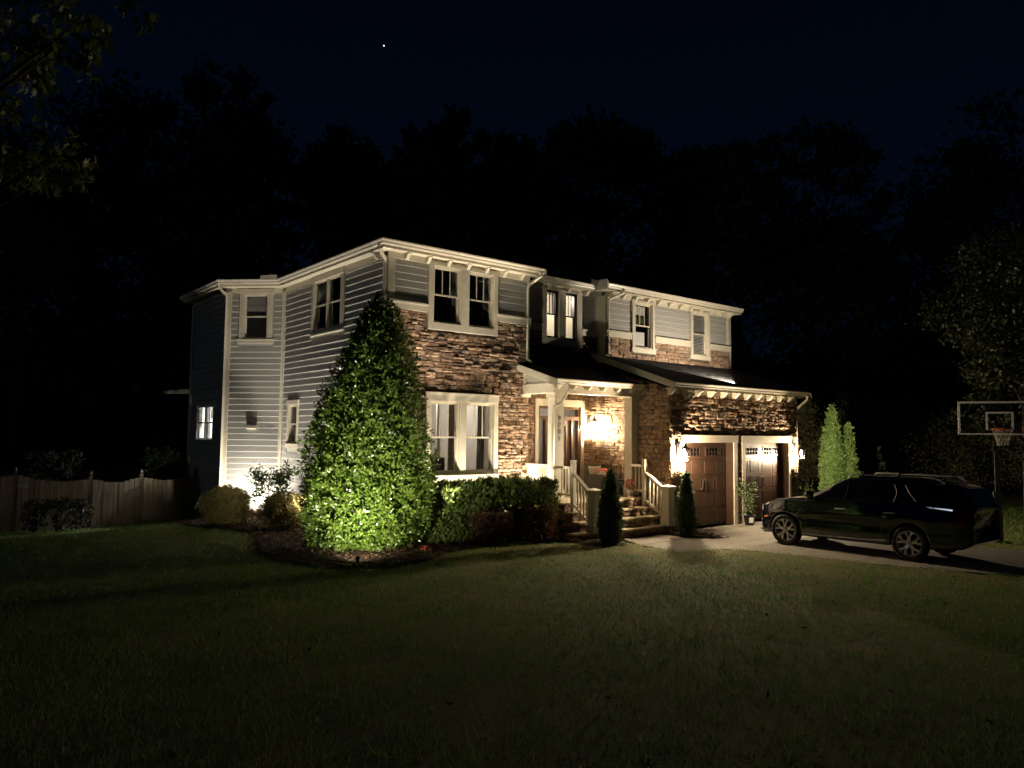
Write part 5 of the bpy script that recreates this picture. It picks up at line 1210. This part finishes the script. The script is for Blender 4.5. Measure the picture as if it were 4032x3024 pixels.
# ------------------------------------------------------------------ trees
CR = Vector((math.cos(yaw), math.sin(yaw), 0)); CF = Vector((-math.sin(yaw), math.cos(yaw), 0))
def tree(name, label, X, D, H, blobs, n, L, W, m, group=None, tr=.22, bend=0, seed=0, shape='diamond', gap=.0):
    p = CF*D+CR*X; g = float(np.clip(Tf(p.x, p.y), -1.2, 1.2)) if D < 45 else -.6
    t = thing(name, label, 'tree', (p.x, p.y, g-.05), 0, group); rs = random.Random(seed)
    b = MB().tube([(0, 0, 0), (bend*.3, 0, H*.35), (bend*.6, 0, H*.62), (bend, 0, H*.9)], [tr, tr*.75, tr*.45, tr*.12], 9)
    n = int(n); V0 = []; wts = np.array([bl[3]*bl[4] for bl in blobs]); wts = wts/wts.sum()
    Ps = []; Os = []
    for (bx_, by_, bz_, rx_, rz__), w_ in zip(blobs, wts):
        b.tube([(bend*.5, 0, min(bz_*.7, H*.6)), (bx_*.6, by_*.6, bz_*.9), (bx_, by_, bz_+rz__*.2)], [tr*.28, tr*.14, tr*.05], 5, cap=False)
        k = max(4, int(n*w_)); nc = max(6, k//45); cd_ = rnd_dirs(nc); cc = np.array([bx_, by_, bz_])+cd_*np.array([rx_, rx_, rz__])*rng.uniform(.35, 1, (nc, 1))**.45
        c = rng.integers(0, nc, k); cs = min(rx_, rz__)*.24; P = cc[c]+rng.normal(size=(k, 3))*cs*[1, 1, .7]; Ps.append(P); Os.append(cd_[c])
    P = np.concatenate(Ps); O = np.concatenate(Os); k = len(P)
    D_ = O*.4+rnd_dirs(k)+[0, 0, -.35 if shape != 'diamond' else 0]; V, F = leaves(P, D_, O+rnd_dirs(k)*.7+[0, 0, .5], rng.uniform(.7, 1.3, k)*L, rng.uniform(.7, 1.3, k)*W, shape)
    obj('trunk', b, 'bark', t); put('crown', npmesh('crown', V, F, m), t); return t
def px2(x, y, D): # centre of a crown from a direction in the photo: lateral offset and height at distance D
    X = (x-2016)/2960*D; return X, 2.65+(1711+.0102*(x-2016)-y)/2960*D
def crown(spec, D, px, base):
    X0 = (px-2016)/2960*D; out = []
    for x, y, rx, rz_ in spec:
        X, Z = px2(x, y, D); v = CR*(X-X0)+CF*random.uniform(-1, 1)*rx/2960*D; out.append((v.x, v.y, Z-base, rx/2960*D, rz_/2960*D))
    return out
bgt = [('tall broad dark tree rising highest at far left behind the maple', 430, 56, [(380, 520, 190, 210), (480, 380, 110, 110), (300, 800, 230, 220), (560, 760, 180, 220), (420, 1100, 260, 200)]),
 ('tallest dark tree left of the roof, with a two lobed top', 900, 54, [(870, 380, 120, 110), (1000, 400, 70, 70), (860, 620, 210, 200), (1030, 640, 120, 140), (780, 880, 230, 230), (1080, 830, 120, 150), (900, 1100, 230, 180)]),
 ('dark tree directly behind the left roof corner', 1370, 58, [(1360, 620, 110, 110), (1300, 740, 120, 140), (1440, 700, 90, 110), (1370, 950, 160, 170)]),
 ('dark forked tree behind the upper front gutter', 1740, 58, [(1650, 590, 110, 100), (1800, 560, 110, 90), (1720, 740, 190, 160), (1560, 840, 120, 140), (1720, 980, 220, 170)]),
 ('small crowned dark tree behind the middle of the roof', 2030, 60, [(2010, 600, 110, 80), (1980, 740, 120, 140), (2110, 780, 120, 150), (2020, 1000, 170, 160)]),
 ('broad dark tree behind the glowing twin window', 2330, 58, [(2260, 560, 110, 100), (2400, 550, 110, 100), (2500, 620, 90, 110), (2330, 780, 230, 180), (2330, 1020, 260, 160)]),
 ('dark tree behind the upper right roof end', 2760, 60, [(2720, 680, 110, 100), (2840, 680, 100, 100), (2760, 860, 200, 160), (2740, 1060, 230, 150)]),
 ('tall dark tree right of the roof', 3180, 62, [(3050, 640, 110, 110), (3200, 600, 110, 110), (3330, 640, 110, 130), (3120, 860, 220, 190), (3300, 950, 190, 200), (3150, 1200, 260, 200)]),
 ('dark tree filling the far left edge behind the near maple', 60, 50, [(20, 700, 220, 200), (120, 900, 220, 220), (-80, 1000, 240, 260), (150, 1200, 240, 220), (-60, 1400, 200, 200)]),
 ('dark tree behind the big leafy tree at right', 3720, 58, [(3620, 780, 130, 110), (3800, 700, 190, 160), (3960, 560, 160, 200), (3700, 1050, 260, 230), (3950, 980, 200, 260), (3600, 1300, 260, 200)])]
for i, (lab, px, D, spec) in enumerate(bgt):
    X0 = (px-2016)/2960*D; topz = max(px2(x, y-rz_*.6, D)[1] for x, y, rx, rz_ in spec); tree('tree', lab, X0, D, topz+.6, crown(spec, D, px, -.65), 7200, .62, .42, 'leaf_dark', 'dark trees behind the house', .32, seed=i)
# woods that read as one mass
n = 16000; aX = rng.uniform(-62, 66, n); aD = rng.uniform(64, 74, n); hh = 13+2.5*np.sin(aX*.17)+1.8*np.sin(aX*.43+1); zz = rng.uniform(0, 1, n)**.8*hh
P = np.stack([CF.x*aD+CR.x*aX, CF.y*aD+CR.y*aX, zz-1], 1); V, F = leaves(P, rnd_dirs(n), rnd_dirs(n), 1.9, 1.5); put('woods', npmesh('woods', V, F, 'leaf_dark'), kind='stuff')
# bushes beyond the driveway
for i, (lab, px, D, spec) in enumerate([
 ('dim leafless looking bush mass just right of the garage corner', 3170, 34, [(3170, 1760, 90, 160), (3150, 1640, 60, 60)]),
 ('dim tall bush behind the lit arborvitae', 3430, 36, [(3400, 1680, 110, 110), (3440, 1850, 140, 120)]),
 ('dim broad bush behind the parked car roof', 3600, 37, [(3580, 1680, 90, 110), (3620, 1840, 130, 120)]),
 ('dark bush behind the hoop pole', 3850, 36, [(3800, 1760, 120, 130), (3960, 1780, 120, 150)])]):
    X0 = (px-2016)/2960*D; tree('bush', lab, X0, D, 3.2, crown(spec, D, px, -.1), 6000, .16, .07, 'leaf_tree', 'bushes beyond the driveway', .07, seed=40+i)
# leafy tree behind the hoop
spec = [(3880, 1030, 200, 130), (3820, 1220, 190, 150), (3960, 1250, 200, 170), (3830, 1430, 140, 110), (3960, 1480, 170, 110), (3770, 1620, 70, 60), (3900, 1660, 130, 60), (4090, 1300, 200, 350), (4080, 950, 180, 150), (3850, 1745, 55, 35)]
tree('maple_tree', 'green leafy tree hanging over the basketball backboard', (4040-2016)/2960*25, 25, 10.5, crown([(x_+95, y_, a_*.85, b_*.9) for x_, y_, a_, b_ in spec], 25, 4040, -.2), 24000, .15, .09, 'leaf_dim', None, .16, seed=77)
# near maple at upper left
D = 6.2; X0 = (-620-2016)/2960*D
spec = [(90, 560, 200, 60), (250, 560, 110, 45), (60, 640, 130, 60), (200, 620, 90, 60), (60, 20, 170, 110), (330, 30, 190, 80), (-200, 500, 260, 160), (-200, 100, 260, 160), (180, 110, 150, 70), (-560, 300, 330, 330)]
tree('maple_tree', 'near maple branches with pointed leaves at the upper left', X0, D, 7.8, crown(spec, D, -620, .72), 2600, .125, .125, 'leaf_maple', None, .15, seed=5, shape='maple')
# one bright planet
dr = (CAMM.to_3x3()@Vector(((1512-2016)/2960, (1512-180)/2960, -1))).normalized()
o = obj('star', MB().lathe([(0, -.26), (.18, -.18), (.26, 0), (.18, .18), (0, .26)], 8), 'star', None, Vector((0, 0, 2.65))+dr*420, label='single bright blue white star above the roof', category='star')
